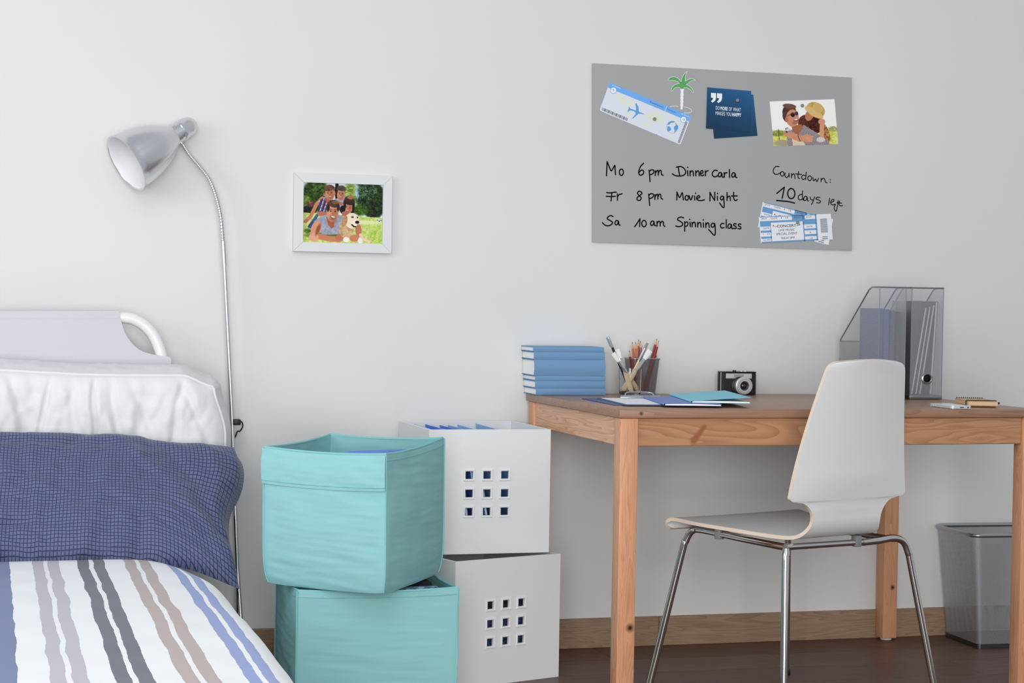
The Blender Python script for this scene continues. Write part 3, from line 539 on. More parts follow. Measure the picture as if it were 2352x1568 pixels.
words = [
 [[(178, 820), (176, 870), (173, 926)], [(180, 824), (195, 862), (209, 890), (224, 868), (236, 848), (238, 880), (241, 918)], O_(285, 900, 15, 24)],
 [[(452, 833), (430, 855), (416, 890), (418, 915), (433, 922), (450, 910), (452, 893), (440, 883), (424, 893), (416, 905)]], pm_(493, 885),
 [[(712, 862), (716, 890), (722, 922)], [(668, 912), (690, 925), (730, 928), (758, 918), (768, 898), (757, 873), (730, 857), (698, 862)], [(782, 888), (784, 926)]]+dot(782, 862)+n_(800, 890)+n_(843, 890)+[[(882, 910), (898, 902), (893, 888), (882, 892), (878, 912), (888, 926), (904, 920)], [(915, 890), (916, 926)], [(916, 905), (924, 892), (936, 889)]],
 [[(1005, 888), (985, 885), (968, 905), (970, 925), (988, 935), (1008, 925)]]+a_(1011, 902)+[[(1056, 903), (1058, 936)], [(1058, 918), (1066, 905), (1078, 904)], [(1095, 880), (1097, 938)]]+a_(1112, 904),
 [[(175, 1052), (200, 1055), (232, 1050), (247, 1050)], [(172, 1080), (205, 1082), (240, 1080)], [(213, 1055), (210, 1090), (207, 1115)], [(255, 1062), (256, 1110)], [(256, 1085), (268, 1068), (290, 1062)]],
 [[(438, 1052), (420, 1042), (405, 1056), (418, 1075), (434, 1092), (425, 1110), (405, 1108), (403, 1092), (420, 1076), (438, 1062), (438, 1052)]], pm_(490, 1064),
 [[(702, 1048), (701, 1108)], [(703, 1050), (722, 1090), (742, 1052), (750, 1108)], O_(776, 1092, 13, 17), [(793, 1075), (806, 1108), (820, 1075)], [(835, 1078), (836, 1108)], [(855, 1096), (872, 1088), (868, 1076), (855, 1080), (850, 1098), (862, 1110), (885, 1112), (908, 1106)]]+dot(842, 1056),
 [[(950, 1115), (950, 1080), (950, 1050)], [(950, 1052), (968, 1085), (985, 1112), ], [(985, 1112), (986, 1050)], [(1005, 1080), (1006, 1110)], [(1052, 1082), (1036, 1080), (1028, 1096), (1036, 1108), (1048, 1100), (1052, 1084), (1055, 1120), (1056, 1160), (1045, 1162), (1030, 1142), (1022, 1130)], [(1078, 1052), (1078, 1112)], [(1078, 1095), (1090, 1080), (1100, 1085), (1103, 1112)], [(1128, 1050), (1128, 1095), (1140, 1112), (1155, 1105)], [(1110, 1078), (1155, 1078)]]+dot(1006, 1058),
 [[(222, 1232), (205, 1225), (185, 1235), (180, 1250), (200, 1262), (218, 1275), (210, 1292), (185, 1302), (160, 1295), (143, 1278)]]+a_(236, 1262),
 [[(385, 1308), (405, 1280), (425, 1248)], [(425, 1248), (422, 1308)], O_(455, 1285, 17, 24)],
 a_(503, 1266)+[[(552, 1270), (553, 1305)], [(553, 1285), (565, 1268), (575, 1275), (576, 1303)], [(577, 1285), (590, 1268), (600, 1275), (603, 1300), (612, 1306)]],
 [[(752, 1242), (730, 1236), (710, 1245), (708, 1258), (730, 1270), (745, 1285), (738, 1302), (715, 1308), (693, 1303)], [(760, 1270), (760, 1342)], [(760, 1285), (775, 1272), (785, 1282), (780, 1300), (762, 1308)], [(800, 1275), (802, 1308)]]+dot(798, 1252)+n_(815, 1275, 34)+n_(857, 1277, 34)+[[(900, 1280), (902, 1312)]]+dot(899, 1256)+n_(918, 1280, 34)+[[(985, 1285), (968, 1283), (958, 1298), (966, 1312), (980, 1306), (986, 1288), (990, 1330), (988, 1368), (975, 1368), (955, 1345), (940, 1330)]],
 [[(1055, 1285), (1038, 1285), (1028, 1302), (1038, 1318), (1055, 1315)], [(1072, 1258), (1072, 1318)]]+a_(1083, 1288)+s_(1125, 1286)+s_(1160, 1288),
 [[(1468, 858), (1445, 856), (1428, 875), (1425, 898), (1440, 915), (1465, 912), (1478, 902)], O_(1492, 912, 13, 17), [(1515, 905), (1512, 925), (1525, 940), (1540, 925), (1543, 905), (1545, 935)], [(1562, 910), (1562, 942)], [(1562, 928), (1575, 912), (1585, 920), (1588, 948)], [(1615, 895), (1610, 935), (1622, 948)], [(1592, 912), (1637, 916)], [(1665, 925), (1648, 922), (1638, 938), (1648, 955), (1662, 948)], [(1672, 900), (1668, 955)], O_(1698, 945, 14, 18), [(1722, 938), (1728, 965), (1742, 950), (1752, 970), (1765, 945)], [(1785, 945), (1783, 972)], [(1785, 958), (1800, 945), (1812, 955), (1815, 972), (1828, 978)]]+dot(1852, 955)+dot(1852, 973),
 [[(1452, 1058), (1480, 1035), (1508, 1012)], [(1508, 1012), (1500, 1055), (1492, 1095)], O_(1560, 1060, 27, 38), [(1450, 1112), (1500, 1116), (1550, 1122), (1585, 1132)]],
 [[(1640, 1065), (1620, 1072), (1612, 1090), (1622, 1108), (1645, 1100)], [(1645, 1040), (1643, 1080), (1650, 1110)]]+a_(1652, 1080)+[[(1702, 1085), (1708, 1105), (1722, 1108)], [(1735, 1085), (1725, 1115), (1712, 1142)], [(1775, 1090), (1755, 1088), (1745, 1100), (1765, 1108), (1780, 1118), (1770, 1130), (1750, 1128)]],
 [[(1848, 1095), (1840, 1145)], [(1862, 1125), (1880, 1115), (1876, 1103), (1862, 1110), (1855, 1130), (1870, 1146), (1885, 1140)], [(1912, 1112), (1908, 1140), (1900, 1185), (1890, 1190), (1882, 1165), (1892, 1140)], [(1922, 1115), (1918, 1140), (1930, 1152), (1945, 1150)], [(1903, 1128), (1938, 1132)]]]
thin = set((15, 16, 18, 19))
for wi, strokes in enumerate(words):
    g = G(); lay = 0
    for st_ in strokes:
        lay += 1; cl = st_[0] == 'c'; pts = st_[1:] if cl else st_
        wd = .00145 if wi >= 15 else .00190
        if wi == 16: wd = .00200
        ribbon(g, smooth_pts([B1(x, y, .0003+lay*.00002) for x, y in pts], 5, cl), wd, closed=cl)
    g.build('handwritten_word', ink, board, world=True, smooth=0, fixn=False)
# helper for flat prints lying on the board
ZP = Vector((0, -1, 0))
def plate(name, corners, th, m, parent=None, d0=0.):
    g = G(); g.prism([Vector((c.x, BYF-d0-th, c.z)) for c in corners], (0, th, 0)); return g.build(name, m, parent, world=True, smooth=0)
def affine(TL, TR, BL): return lambda s, t, d: TL+(TR-TL)*s+(BL-TL)*t+ZP*d
def rect(g, A, s0, t0, s1, t1, d): g.add([A(s0, t0, d), A(s1, t0, d), A(s1, t1, d), A(s0, t1, d)], [(0, 1, 2, 3)])
def put_text(g, A, txt, s0, t0, s1, t1, d, bold=0.):
    V, Fc = text_geo(txt, bold); g.add([A(s0+(s1-s0)*x, t1+(t0-t1)*y, d) for x, y in V], Fc)
paperw = mat('white_card', (236, 238, 243), .55); cblue = mat('ticket_blue', (110, 160, 208), .55); dk = mat('dark_print', (40, 48, 60), .6); sky = mat('pass_blue', (116, 178, 244), .5)
def flat(g, name, m, parent): return g.build(name, m, parent, world=True, smooth=0, fixn=False)
# ---- boarding pass
B2 = lambda x, y, d=0.: on_y(1360+x*.12755, 160+y*.12755, BYF-d)
bp_ = thing('boarding_pass', 'long white and blue boarding pass with an aeroplane, pinned top left on the board', 'ticket', tuple(B2(950, 790)))
T1, T2, T3, T4 = B2(318, 226), B2(1785, 835), B2(1590, 1352), B2(130, 735)
A = affine(T1, T2, T4)
def A(s, t, d): return (T1*(1-s)+T2*s)*(1-t)+(T4*(1-s)+T3*s)*t+ZP*d
outl = [A(s, t, 0) for s, t in ((0, 0), (1, 0), (1, .96), (.99, 1), (.715, 1), (.705, .975), (.695, 1), (.012, 1), (0, .95))]
plate('card', outl, .0008, mat('pass_paper', (226, 230, 242), .5), bp_)
g = G(); rect(g, A, 0, 0, .998, .19, .0009); flat(g, 'blue_band', sky, bp_)
g = G()
for k in range(34):
    s = .018+.0093*k; wd = (.0030, .0058, .0042, .0066, .0036)[(k*7) % 5]; rect(g, A, s, .865, s+wd, .965, .0009)
flat(g, 'barcode', dk, bp_); g = G()
for k in range(30):
    t = .23+.0245*k; wd = (.008, .015, .011, .017)[(k*5) % 4]; rect(g, A, .958, t, .985, t+wd, .0009)
flat(g, 'barcode', dk, bp_)
for (s, t) in ((.070, .205), (.930, .205)):
    g = G(); c = A(s, t, .00095); g.add([c]+[c+Vector((math.cos(j*PI/12), 0, math.sin(j*PI/12)))*.0083 for j in range(24)], [(0, j+1, (j+1) % 24+1) for j in range(24)]); flat(g, 'white_badge', mat('pure_white', (248, 250, 253), .5), bp_)
for s0, s1 in ((.035, .135), (.885, .985)): g = G(); put_text(g, A, 'Air Company', s0, .03, s1, .085, .00095); flat(g, 'printed_word', MATS['pure_white'], bp_)
g = G(); rect(g, A, .696, 0, .7, .19, .00095); flat(g, 'tear_line', MATS['pure_white'], bp_)
for (s, t) in ((.070, .205), (.930, .205)):
    g = G(); c = A(s, t, .0010); r0, r1 = .0086, .0098
    vs = [c+Vector((math.cos(j*PI/12), 0, math.sin(j*PI/12)))*r for r in (r0, r1) for j in range(24)]; g.add(vs, [(j, (j+1) % 24, (j+1) % 24+24, j+24) for j in range(24)]); flat(g, 'badge_rim', mat('plane_blue', (92, 166, 224), .5), bp_)
plane = [(945, 797), (850, 760), (838, 745), (836, 670), (795, 600), (778, 610), (792, 690), (785, 735), (690, 700), (665, 665), (655, 672), (662, 700), (648, 708), (652, 725), (635, 752), (650, 755), (690, 728), (780, 762), (782, 800), (718, 878), (735, 880), (838, 792), (935, 802)]
g = G(); g.add([B2(x, y, .0010) for x, y in plane], [tuple(range(len(plane)))]); flat(g, 'aeroplane_print', MATS['plane_blue'], bp_)
for cc in (B2(385, 368, .00102), B2(1655, 900, .00102)):
    g = G(); c0 = B2(800, 745, 0); g.add([cc+(B2(x, y)-c0)*.20 for x, y in plane], [tuple(range(len(plane)))]); flat(g, 'badge_aeroplane', MATS['plane_blue'], bp_)
for q_ in ((.500, .055, .665, .135), (.712, .06, .822, .12)): g = G(); put_text(g, A, 'Boarding pass', *q_, .00095); flat(g, 'printed_word', mat('navy_print', (50, 80, 120), .6), bp_)
g = G(); c = B2(1438, 1040)
vs = [c+ZP*.0010+Vector((math.cos(j*PI/16), 0, math.sin(j*PI/16)))*r for r in (.0168, .0178) for j in range(32)]; g.add(vs, [(j, (j+1) % 32, (j+1) % 32+32, j+32) for j in range(32)])
flat(g, 'globe_rim', mat('globe_grey', (176, 182, 190), .5), bp_)
g = G()
for pl in ([(1350, 990), (1375, 945), (1430, 920), (1490, 930), (1470, 950), (1420, 960), (1390, 985), (1370, 990)], [(1360, 1020), (1395, 1020), (1425, 1065), (1415, 1095), (1380, 1110), (1358, 1115), (1352, 1060)], [(1480, 1020), (1520, 990), (1548, 1010), (1552, 1060), (1520, 1090), (1480, 1140), (1485, 1085), (1470, 1050)], [(1500, 965), (1525, 975), (1515, 990), (1495, 985)]):
    g.add([B2(x, y, .0010) for x, y in pl], [tuple(range(len(pl)))])
flat(g, 'globe_print', MATS['plane_blue'], bp_)
g = G()
for k, pl in enumerate(([(430, 430), (560, 470), (720, 560), (760, 640), (640, 680), (560, 640), (490, 600), (440, 500)], [(600, 700), (680, 760), (700, 850), (640, 820), (590, 760)], [(980, 780), (1150, 760), (1330, 830), (1300, 900), (1240, 960), (1140, 980), (1000, 920), (940, 850)], [(930, 930), (1040, 960), (1060, 1010), (990, 1050), (950, 1000)], [(1380, 860), (1560, 930), (1580, 1000), (1500, 960), (1400, 930)], [(1370, 1150), (1500, 1200), (1490, 1240), (1400, 1220)])):
    g.add([B2(x, y, .00085) for x, y in pl], [tuple(range(len(pl)))])
flat(g, 'world_map_print', mat('pale_map', (226, 234, 218), .6), bp_)
# ---- palm sticker
palm = thing('palm_sticker', 'green and white palm tree sticker above the boarding pass on the board', 'sticker', tuple(B2(1610, 400)))
leaves = [[(1365, 190), (1400, 145), (1470, 128), (1540, 150), (1590, 200), (1605, 245), (1580, 258), (1540, 215), (1460, 195)],
          [(1605, 240), (1612, 170), (1650, 90), (1712, 30), (1682, 110), (1675, 212), (1640, 260)],
          [(1675, 212), (1730, 175), (1800, 160), (1855, 192), (1780, 205), (1695, 268), (1640, 270)],
          [(1690, 268), (1760, 300), (1815, 370), (1820, 420), (1770, 360), (1710, 325), (1645, 318), (1630, 290)],
          [(1590, 250), (1560, 250), (1480, 275), (1430, 335), (1430, 392), (1490, 330), (1550, 315), (1600, 335), (1620, 290)]]
gm = mat('leaf_green', (92, 172, 92), .55); pw = MATS['pure_white']
for lf in leaves:
    g = G(); pts = smooth_pts([B2(x, y, .0009) for x, y in lf], 4, True); g.add(pts, [tuple(range(len(pts)))]); o = flat(g, 'frond', gm, palm)
    g = G(); ribbon(g, [q_+ZP*.0001 for q_ in pts], .00055, closed=True); flat(g, 'frond_outline', pw, o)
g = G(); core = [(1575, 248), (1600, 225), (1672, 212), (1692, 268), (1650, 310), (1640, 345), (1598, 345), (1590, 320)]; g.add([B2(x, y, .0012) for x, y in core], [tuple(range(len(core)))]); flat(g, 'crown', gm, palm)
g = G(); yb = 345
for k in range(6):
    h = 62; cx_ = 1620-k*1.6; a, b = (33, 26) if k == 0 else (22-k*.8, 36-k*1.2)
    g.prism([B2(cx_-a, yb, 0), B2(cx_+a, yb, 0), B2(cx_+b*(.9 if k < 5 else .6), yb+h, 0), B2(cx_, yb+h*(1.15), 0), B2(cx_-b*(.9 if k < 5 else .6), yb+h, 0)], ZP*(.0008+k*.00003)); yb += h-1
g.build('trunk', pw, palm, world=True, smooth=0)
g = G(); ribbon(g, smooth_pts([B2(1400, 668, .0003), B2(1440, 656, .0003), B2(1500, 652, .0003), B2(1555, 662, .0003)], 5), .00065); ribbon(g, smooth_pts([B2(1650, 672, .0003), B2(1720, 682, .0003), B2(1785, 720, .0003), B2(1790, 755, .0003), B2(1740, 778, .0003), B2(1640, 778, .0003)], 5), .00065); flat(g, 'sand_outline', pw, palm)
# ---- quote cards
B3 = lambda x, y, d=0.: on_y(1600+x*.15306, 180+y*.15306, BYF-d)
for (cn, d0, lab) in (([(200, 300), (848, 240), (912, 862), (262, 905)], 0, 'plain dark blue square card tucked behind the quotation card'), ([(157, 135), (815, 190), (797, 808), (138, 752)], .0012, 'square dark blue card with a white motivational quotation on the board')):
    t_ = thing('quote_card' if d0 else 'blue_card', lab, 'card', tuple(B3(500, 500)))
    C4 = [B3(x, y) for x, y in cn]; plate('card_back', C4, .0007, mat('blue_card_edge', (30, 62, 92), .5), t_, d0)
    Pq = Paint(20, 20, (0, 0, 1, 1)); tt = np.clip(Pq.Y*.9+(1-Pq.X)*.25-.05, 0, 1)[..., None]; Pq.C = (np.array((66, 122, 168))*(1-tt)+np.array((50, 86, 114))*tt)/255
    k4 = [c+ZP*(d0+.0008) for c in C4]; Pq.mesh('printed_face', *k4, vcol_mat('card_print', .5, 0), t_)
    if d0:
        TL, TR, BR_, BL_ = C4
        def A(s, t, d): return (TL*(1-s)+TR*s)*(1-t)+(BL_*(1-s)+BR_*s)*t+ZP*d
        g = G()
        for dx in (0, 90):
            q = [(216, 216), (292, 222), (292, 290), (283, 325), (262, 348), (236, 363), (216, 340), (238, 325), (246, 300), (244, 290), (216, 288)]
            g.add([B3(x+dx, y+dx*.07, .0022) for x, y in q], [tuple(range(len(q)))])
        flat(g, 'quotation_marks', pw, t_)
        for txt, s0, s1, y0, bd in (('DO', .205, .29, 0, 0), ('MORE', .31, .475, 0, .03), ('OF', .50, .57, 0, 0), ('WHAT', .60, .775, 0, 0), ('MAKES', .205, .42, 1, 0), ('YOU', .445, .56, 1, 0), ('HAPPY', .58, .79, 1, .03)):
            g = G(); put_text(g, A, txt, s0, .435+.125*y0, s1, .525+.125*y0, .0022, bd); flat(g, 'printed_word', mat('print_white', (236, 240, 244), .5), t_)
# ---- couple photo
P = Paint(210, 146, (1095, 330, 2125, 1005))
P.put(np.ones_like(P.X), (253, 252, 248)); P.poly([(1095, 790), (2125, 780), (2125, 1020), (1095, 1020)], (206, 214, 96), (232, 236, 160)); P.ell(1180, 810, 130, 46, (150, 158, 80), (200, 200, 130), soft=20); P.ell(2060, 775, 80, 40, (160, 160, 100), (210, 210, 160), soft=20); P.ell(1230, 960, 120, 50, (190, 180, 160), soft=20); P.line([(1190, 750), (1190, 910)], 4, (90, 100, 50))
P.ell(1640, 680, 130, 130, (92, 50, 44), (140, 84, 66), cell=2.5); P.ell(1790, 700, 120, 130, (74, 34, 32), (120, 66, 48)); P.ell(1930, 820, 60, 150, (150, 96, 60), (220, 180, 120), rot=-18, soft=14)
P.ell(1700, 560, 62, 86, (212, 150, 118), rot=30); P.ell(1700, 510, 40, 20, (60, 36, 44), rot=50)
P.ell(1810, 480, 150, 112, (222, 190, 128), (206, 172, 110), rot=22); P.ell(1780, 520, 160, 56, (232, 204, 148), rot=32); P.ell(1850, 450, 86, 70, (226, 196, 136), rot=30)
P.poly([(1310, 840), (1400, 760), (1600, 700), (1760, 800), (1980, 960), (1980, 1010), (1320, 1010)], (214, 206, 210)); P.poly([(1310, 840), (1400, 760), (1600, 700), (1760, 800), (1980, 960), (1980, 1010), (1320, 1010)], (66, 46, 52), pat=lambda x, y: (((x % 22) < 11) ^ ((y % 22) < 11))*.9)
P.poly([(1400, 700), (1560, 690), (1590, 720), (1500, 850), (1420, 800)], (190, 130, 98)); P.poly([(1390, 870), (1560, 930), (1600, 1010), (1400, 1010)], (232, 216, 196))
P.ell(1390, 500, 110, 118, (120, 92, 84), (96, 72, 66), rot=20); P.ell(1320, 580, 40, 70, (110, 84, 78), rot=-20); P.ell(1430, 590, 100, 130, (220, 166, 134), rot=12); P.ell(1335, 610, 26, 40, (200, 140, 112)); P.ell(1440, 542, 34, 34, (60, 36, 70)); P.ell(1502, 524, 26, 30, (90, 70, 96)); P.line([(1350, 560), (1410, 530), (1520, 505)], 5, (120, 90, 60)); P.ell(1485, 618, 40, 22, (150, 70, 66), rot=-10); P.ell(1485, 612, 32, 12, (250, 246, 242), rot=-10); P.ell(1470, 660, 54, 26, (190, 140, 112), rot=-8, soft=16); P.ell(1400, 410, 106, 36, (136, 106, 96), rot=8)
P.line([(1310, 815), (1500, 900), (1640, 905)], 46, (222, 168, 136)); P.ell(1640, 900, 84, 60, (224, 170, 138), rot=8)
for k in range(4): P.line([(1620+k*14, 890+k*18), (1720-k*6, 880+k*26)], 11, (228, 176, 144)); P.line([(1640+k*8, 905+k*22), (1700, 898+k*26)], 3, (170, 110, 90))
P.ell(1335, 770, 46, 40, (40, 34, 40), (230, 224, 224)); P.line([(1870, 900), (1880, 760), (1900, 660)], 34, (228, 178, 148)); P.ell(1890, 660, 56, 44, (226, 172, 142)); P.ell(1850, 930, 70, 40, (226, 218, 216)); P.line([(1490, 860), (1520, 940)], 7, (110, 100, 110))
cp_ = thing('photo_print', 'snapshot of a laughing couple in hats pinned right on the board', 'photo', tuple(B3(1600, 660)))
C4 = [B3(1095, 347), B3(2067, 312), B3(2125, 985), B3(1157, 1020)]; plate('photo_paper', C4, .0006, paperw, cp_)
P.mesh('printed_image', *[c+ZP*.0008 for c in C4], pmx, cp_)
# ---- concert tickets
B4 = lambda x, y, d=0.: on_y(1720+x*.10204, 440+y*.10204, BYF-d)
def ticket(c4, d0, lab):
    t_ = thing('concert_ticket', lab, 'ticket', tuple(B4(1050, 830)), group=None); C4 = [B4(x, y) for x, y in c4]
    plate('card', C4, .0006, paperw, t_, d0); TL, TR, BR_, BL_ = C4
    def A(s, t, d): return (TL*(1-s)+TR*s)*(1-t)+(BL_*(1-s)+BR_*s)*t+ZP*(d+d0)
    g = G()
    for (s0, t0, s1, t1) in ((.012, 0, .795, .03), (.012, .17, .157, .38), (.157, .17, .62, .245), (.455, .0, .62, .17), (.012, .53, .157, .61), (.012, .76, .157, .84), (.012, .95, .795, 1), (.60, .245, .795, .37), (.62, .17, .795, .245), (.615, .53, .795, .60), (.615, .75, .795, .83), (.775, 0, .795, 1), (.60, .02, .635, .17), (.148, .245, .157, .95), (.60, .245, .615, 1)): rect(g, A, s0, t0, s1, t1, .0007)
    flat(g, 'blue_panels', cblue, t_)
    for txt, s0, t0, s1, t1 in (('JFST', .03, .06, .11, .12), ('CNTR', .165, .055, .255, .115), ('1', .305, .05, .313, .11), ('15', .37, .045, .405, .105), ('JFST', .645, .07, .73, .13), ('ADULT', .485, .055, .585, .105), ('CNTR', .045, .42, .135, .475), ('1  15', .045, .64, .135, .69), ('FULL PRICE', .035, .87, .145, .915), ('CNTR', .645, .43, .73, .485), ('1', .69, .655, .698, .71), ('15', .685, .88, .72, .935),
                              ('*--CONCERT--*', .18, .33, .565, .44), ('LIVE MUSIC', .26, .50, .48, .585), ('SPECIAL EVENT', .22, .64, .515, .73), ('FRIDAY 8PM', .285, .81, .47, .89)):
        g = G(); put_text(g, A, txt, s0, t0, s1, t1, .0008, .012 if 'C' in txt and '*' in txt else 0.); flat(g, 'printed_word', dk, t_)
    g = G()
    for k in range(26): rect(g, A, .843, .17+.0215*k, .94, .17+.0215*k+(.008, .016, .011)[(k*5) % 3], .0007)
    for t in (.87, .94): rect(g, A, .855, t, .93, t+.028, .0007)
    flat(g, 'barcode', mat('grey_blue_print', (96, 106, 124), .6), t_); return t_
ticket([(315, 230), (1895, 622), (1792, 1200), (205, 800)], 0, 'blue and white concert ticket fanned out behind the front ticket')
ticket([(215, 568), (1840, 497), (1885, 1075), (265, 1160)], .0012, 'blue and white concert ticket lying on top, reading CONCERT')
# ---- magnets
mg = mat('magnet_steel', (142, 142, 142), .4, .25)
for c, d0, lab in ((B2(1120, 890), .0009, 'small round steel magnet on the boarding pass'), (B3(605, 331), .0022, 'small round steel magnet on the blue quotation card'), (B3(1581, 410), .0009, 'small round steel magnet on the couple snapshot'), (B4(1088, 700), .0021, 'small round steel magnet on the concert tickets')):
    g = G(); g.lathe([(.0048, 0), (.0052, .0006), (.0052, .003), (.0046, .0038), (.0001, .0039)], 24, Matrix.Rotation(PI/2, 4, 'X'))
    o = g.build('magnet', mg, smooth=40); o.location = (c.x, BYF-d0-.0001, c.z); tag(o, lab, 'magnet')

# ================================================================== books on the desk
bkb = mat('blue_book_cloth', (112, 150, 188), .75, bump=.15, bscale=500); pg = mat('page_block', (244, 243, 238), .85, bump=.25, bscale=90, stretch=(1, 1, 12))
zb = TZ+.0003
hs = (.0188, .0205, .0136, .0450, .0218, .0140)
for k, h in enumerate(hs):
    x0 = on_y((1231, 1229, 1229, 1226, 1225, 1223)[k], 880, -.13).x; x1 = on_y((1391, 1390, 1390, 1389, 1388, 1386)[k], 880, -.13).x
    lab = ('blue hardback at the bottom of the stack on the desk corner', 'second blue hardback from the bottom of the desk stack', 'thin blue hardback directly under the thickest book of the stack', 'thickest blue hardback, in the middle of the desk stack', 'blue hardback lying on top of the thickest book of the stack', 'thin blue hardback on the very top of the desk stack')[k]
    b_ = thing('book', lab, 'book', ((x0+x1)/2, -.068, zb), 0, 'blue hardbacks stacked on the desk'); W_ = (x1-x0)/2; D_ = .062; c = .0022
    g = G(); g.box((-W_, -D_, 0), (W_, D_, c), .0008, 1); g.box((-W_, -D_, h-c), (W_, D_, h), .0008, 1)
    n_s = 8; rr = h*.18; pts = [(-D_-rr*math.sin(PI*i/n_s)*.6, h*i/n_s) for i in range(n_s+1)]
    vs = [(x, y, z) for x in (-W_, W_) for (y, z) in pts]+[(x, y+c, z) for x in (-W_, W_) for (y, z) in pts]; m_ = n_s+1
    g.add(vs, [(i, i+1, m_+i+1, m_+i) for i in range(n_s)]+[(2*m_+i, 3*m_+i, 3*m_+i+1, 2*m_+i+1) for i in range(n_s)]+[(i, 2*m_+i, 2*m_+i+1, i+1) for i in range(n_s)]+[(m_+i, m_+i+1, 3*m_+i+1, 3*m_+i) for i in range(n_s)])
    g.build('cover', bkb, b_, smooth=50)
    g = G(); g.box((-W_+.003, -D_+.002, c), (W_-.003, D_-.003, h-c)); g.build('page_block', pg, b_, smooth=0); zb += h+.0004

# ================================================================== glass with brushes, pencil cup with pencils
B6 = lambda x, y, yy: on_y(1180+x*.2466, 760+y*.2466, yy)
GC = Vector((on_y(1447, 880, -.142).x, -.142, TZ+.0002))
g = G(); g.lathe([(.0001, .0), (.026, .0), (.0295, .0025), (.0315, .012), (.0335, .071), (.0338, .0765), (.0322, .0768), (.0313, .071), (.0292, .013), (.022, .0085), (.0001, .008)], 48)
o = g.build('glass_tumbler', mat('clear_glass', (250, 252, 252), .02, trans=1., ior=1.45), smooth=50); o.location = GC; tag(o, 'clear glass tumbler holding paint brushes on the desk', 'glass')
lw = mat('light_brush_wood', (226, 198, 160), .55, var=.06, vscale=30, stretch=(1, 1, .1)); fer = mat('ferrule_metal', (205, 207, 210), .2, .9); bri = mat('white_bristle', (236, 236, 236), .8, bump=.4, bscale=300, stretch=(1, 1, .08))
def brush(bot, top, wid, lab, fl=.30, bl_=.22, flat_=.35, wfer=.6, wtip=1., tipm=None):
    bot, top = Vector(bot), Vector(top); d = top-bot; Ln = d.length; zz = d.normalized(); yy_ = (Vector((0, 1, 0))-zz*zz.y).normalized(); xx = yy_.cross(zz); t_ = thing('paint_brush', lab, 'brush', tuple(bot), group='paint brushes in the glass'); t_.rotation_euler = Matrix((xx, yy_, zz)).transposed().to_euler()
    def sec(name, prs, m):
        g = G(); n = 14; vs = [(r*math.cos(2*PI*j/n), r*f_*math.sin(2*PI*j/n), z) for r, f_, z in prs for j in range(n)]; k = len(prs)
        g.add(vs, [(i*n+j, i*n+(j+1) % n, (i+1)*n+(j+1) % n, (i+1)*n+j) for i in range(k-1) for j in range(n)]+[tuple(range(n))[::-1], tuple((k-1)*n+j for j in range(n))]); g.build(name, m, t_, smooth=50)
    h1 = Ln*(1-fl-bl_); h2 = Ln*(1-bl_)
    sec('handle', [(wid*.75, flat_, 0), (wid*.95, flat_, h1*.12), (wid, flat_, h1*.45), (wid*.8, .5, h1*.8), (wid*wfer, .6, h1)], lw)
    sec('ferrule', [(wid*wfer*1.08, .6, h1-.002), (wid*wfer*1.12, .62, h1+.004), (wid*wfer*1.05, .6, h1+.006), (wid*wfer*1.25, flat_*1.1, h2)], fer)
    sec('bristles', [(wid*wfer*1.15, flat_, h2-.001), (wid*wtip, flat_*.8, h2+(Ln-h2)*.5), (wid*wtip, flat_*.5, Ln)], tipm or bri)
brush(B6(1098, 560, -.152), B6(960, 168, -.128), .0080, 'wide flat paint brush leaning left in the glass, white bristles in front of the pen')
brush(B6(1165, 558, -.135), B6(926, 205, -.150), .0066, 'narrow paint brush with the leftmost white bristles in the glass')
brush(B6(1015, 552, -.150), B6(1272, 182, -.128), .0082, 'flat paint brush leaning right with broad white bristles')
brush(B6(1035, 548, -.135), B6(1246, 112, -.118), .0052, 'slim paint brush with grey rounded tip leaning right', fl=.26, bl_=.12, flat_=.9, tipm=mat('grey_bristle', (150, 148, 142), .7), wfer=.75, wtip=.75)
pn = thing('pen', 'black pen with a clear cap standing leftmost in the glass', 'pen', tuple(B6(1080, 545, -.128))); dpen = B6(876, 50, -.136)-B6(1080, 545, -.128); pn.rotation_euler = dpen.to_track_quat('Z', 'Y').to_euler(); Ln = dpen.length
g = G(); g.lathe([(.002, 0), (.0036, .004), (.0036, Ln-.030), (.003, Ln-.028)], 16); g.build('barrel', blackp, pn, smooth=50)
g = G(); g.lathe([(.0038, Ln-.034), (.0042, Ln-.026), (.0042, Ln-.004), (.003, Ln), (.0001, Ln)], 16); g.build('cap', mat('clear_plastic_cap', (176, 180, 182), .15, .4), pn, smooth=50)
g = G(); g.box((-.0012, -.0062, Ln-.030), (.0012, -.0042, Ln-.002)); g.build('clip', steel, pn)
wire_d = wire_mesh_mat('dark_wire_mesh', (120, 120, 124), .0046, .003, .33)
rimm = mat('dark_rim_metal', (172, 174, 178), .32, .95)
def rsq(hx, hy, r, z, n=6, cx=0, cy=0, rot=0.):
    P_ = []
    for (sx_, sy_, a0) in ((1, 1, 0), (-1, 1, PI/2), (-1, -1, PI), (1, -1, 3*PI/2)):
        for i in range(n+1): a = a0+PI/2*i/n; P_.append((sx_*(hx-r)+r*math.cos(a), sy_*(hy-r)+r*math.sin(a)))
    c, s_ = math.cos(rot), math.sin(rot); return [Vector((cx+x*c-y*s_, cy+x*s_+y*c, z)) for x, y in P_]
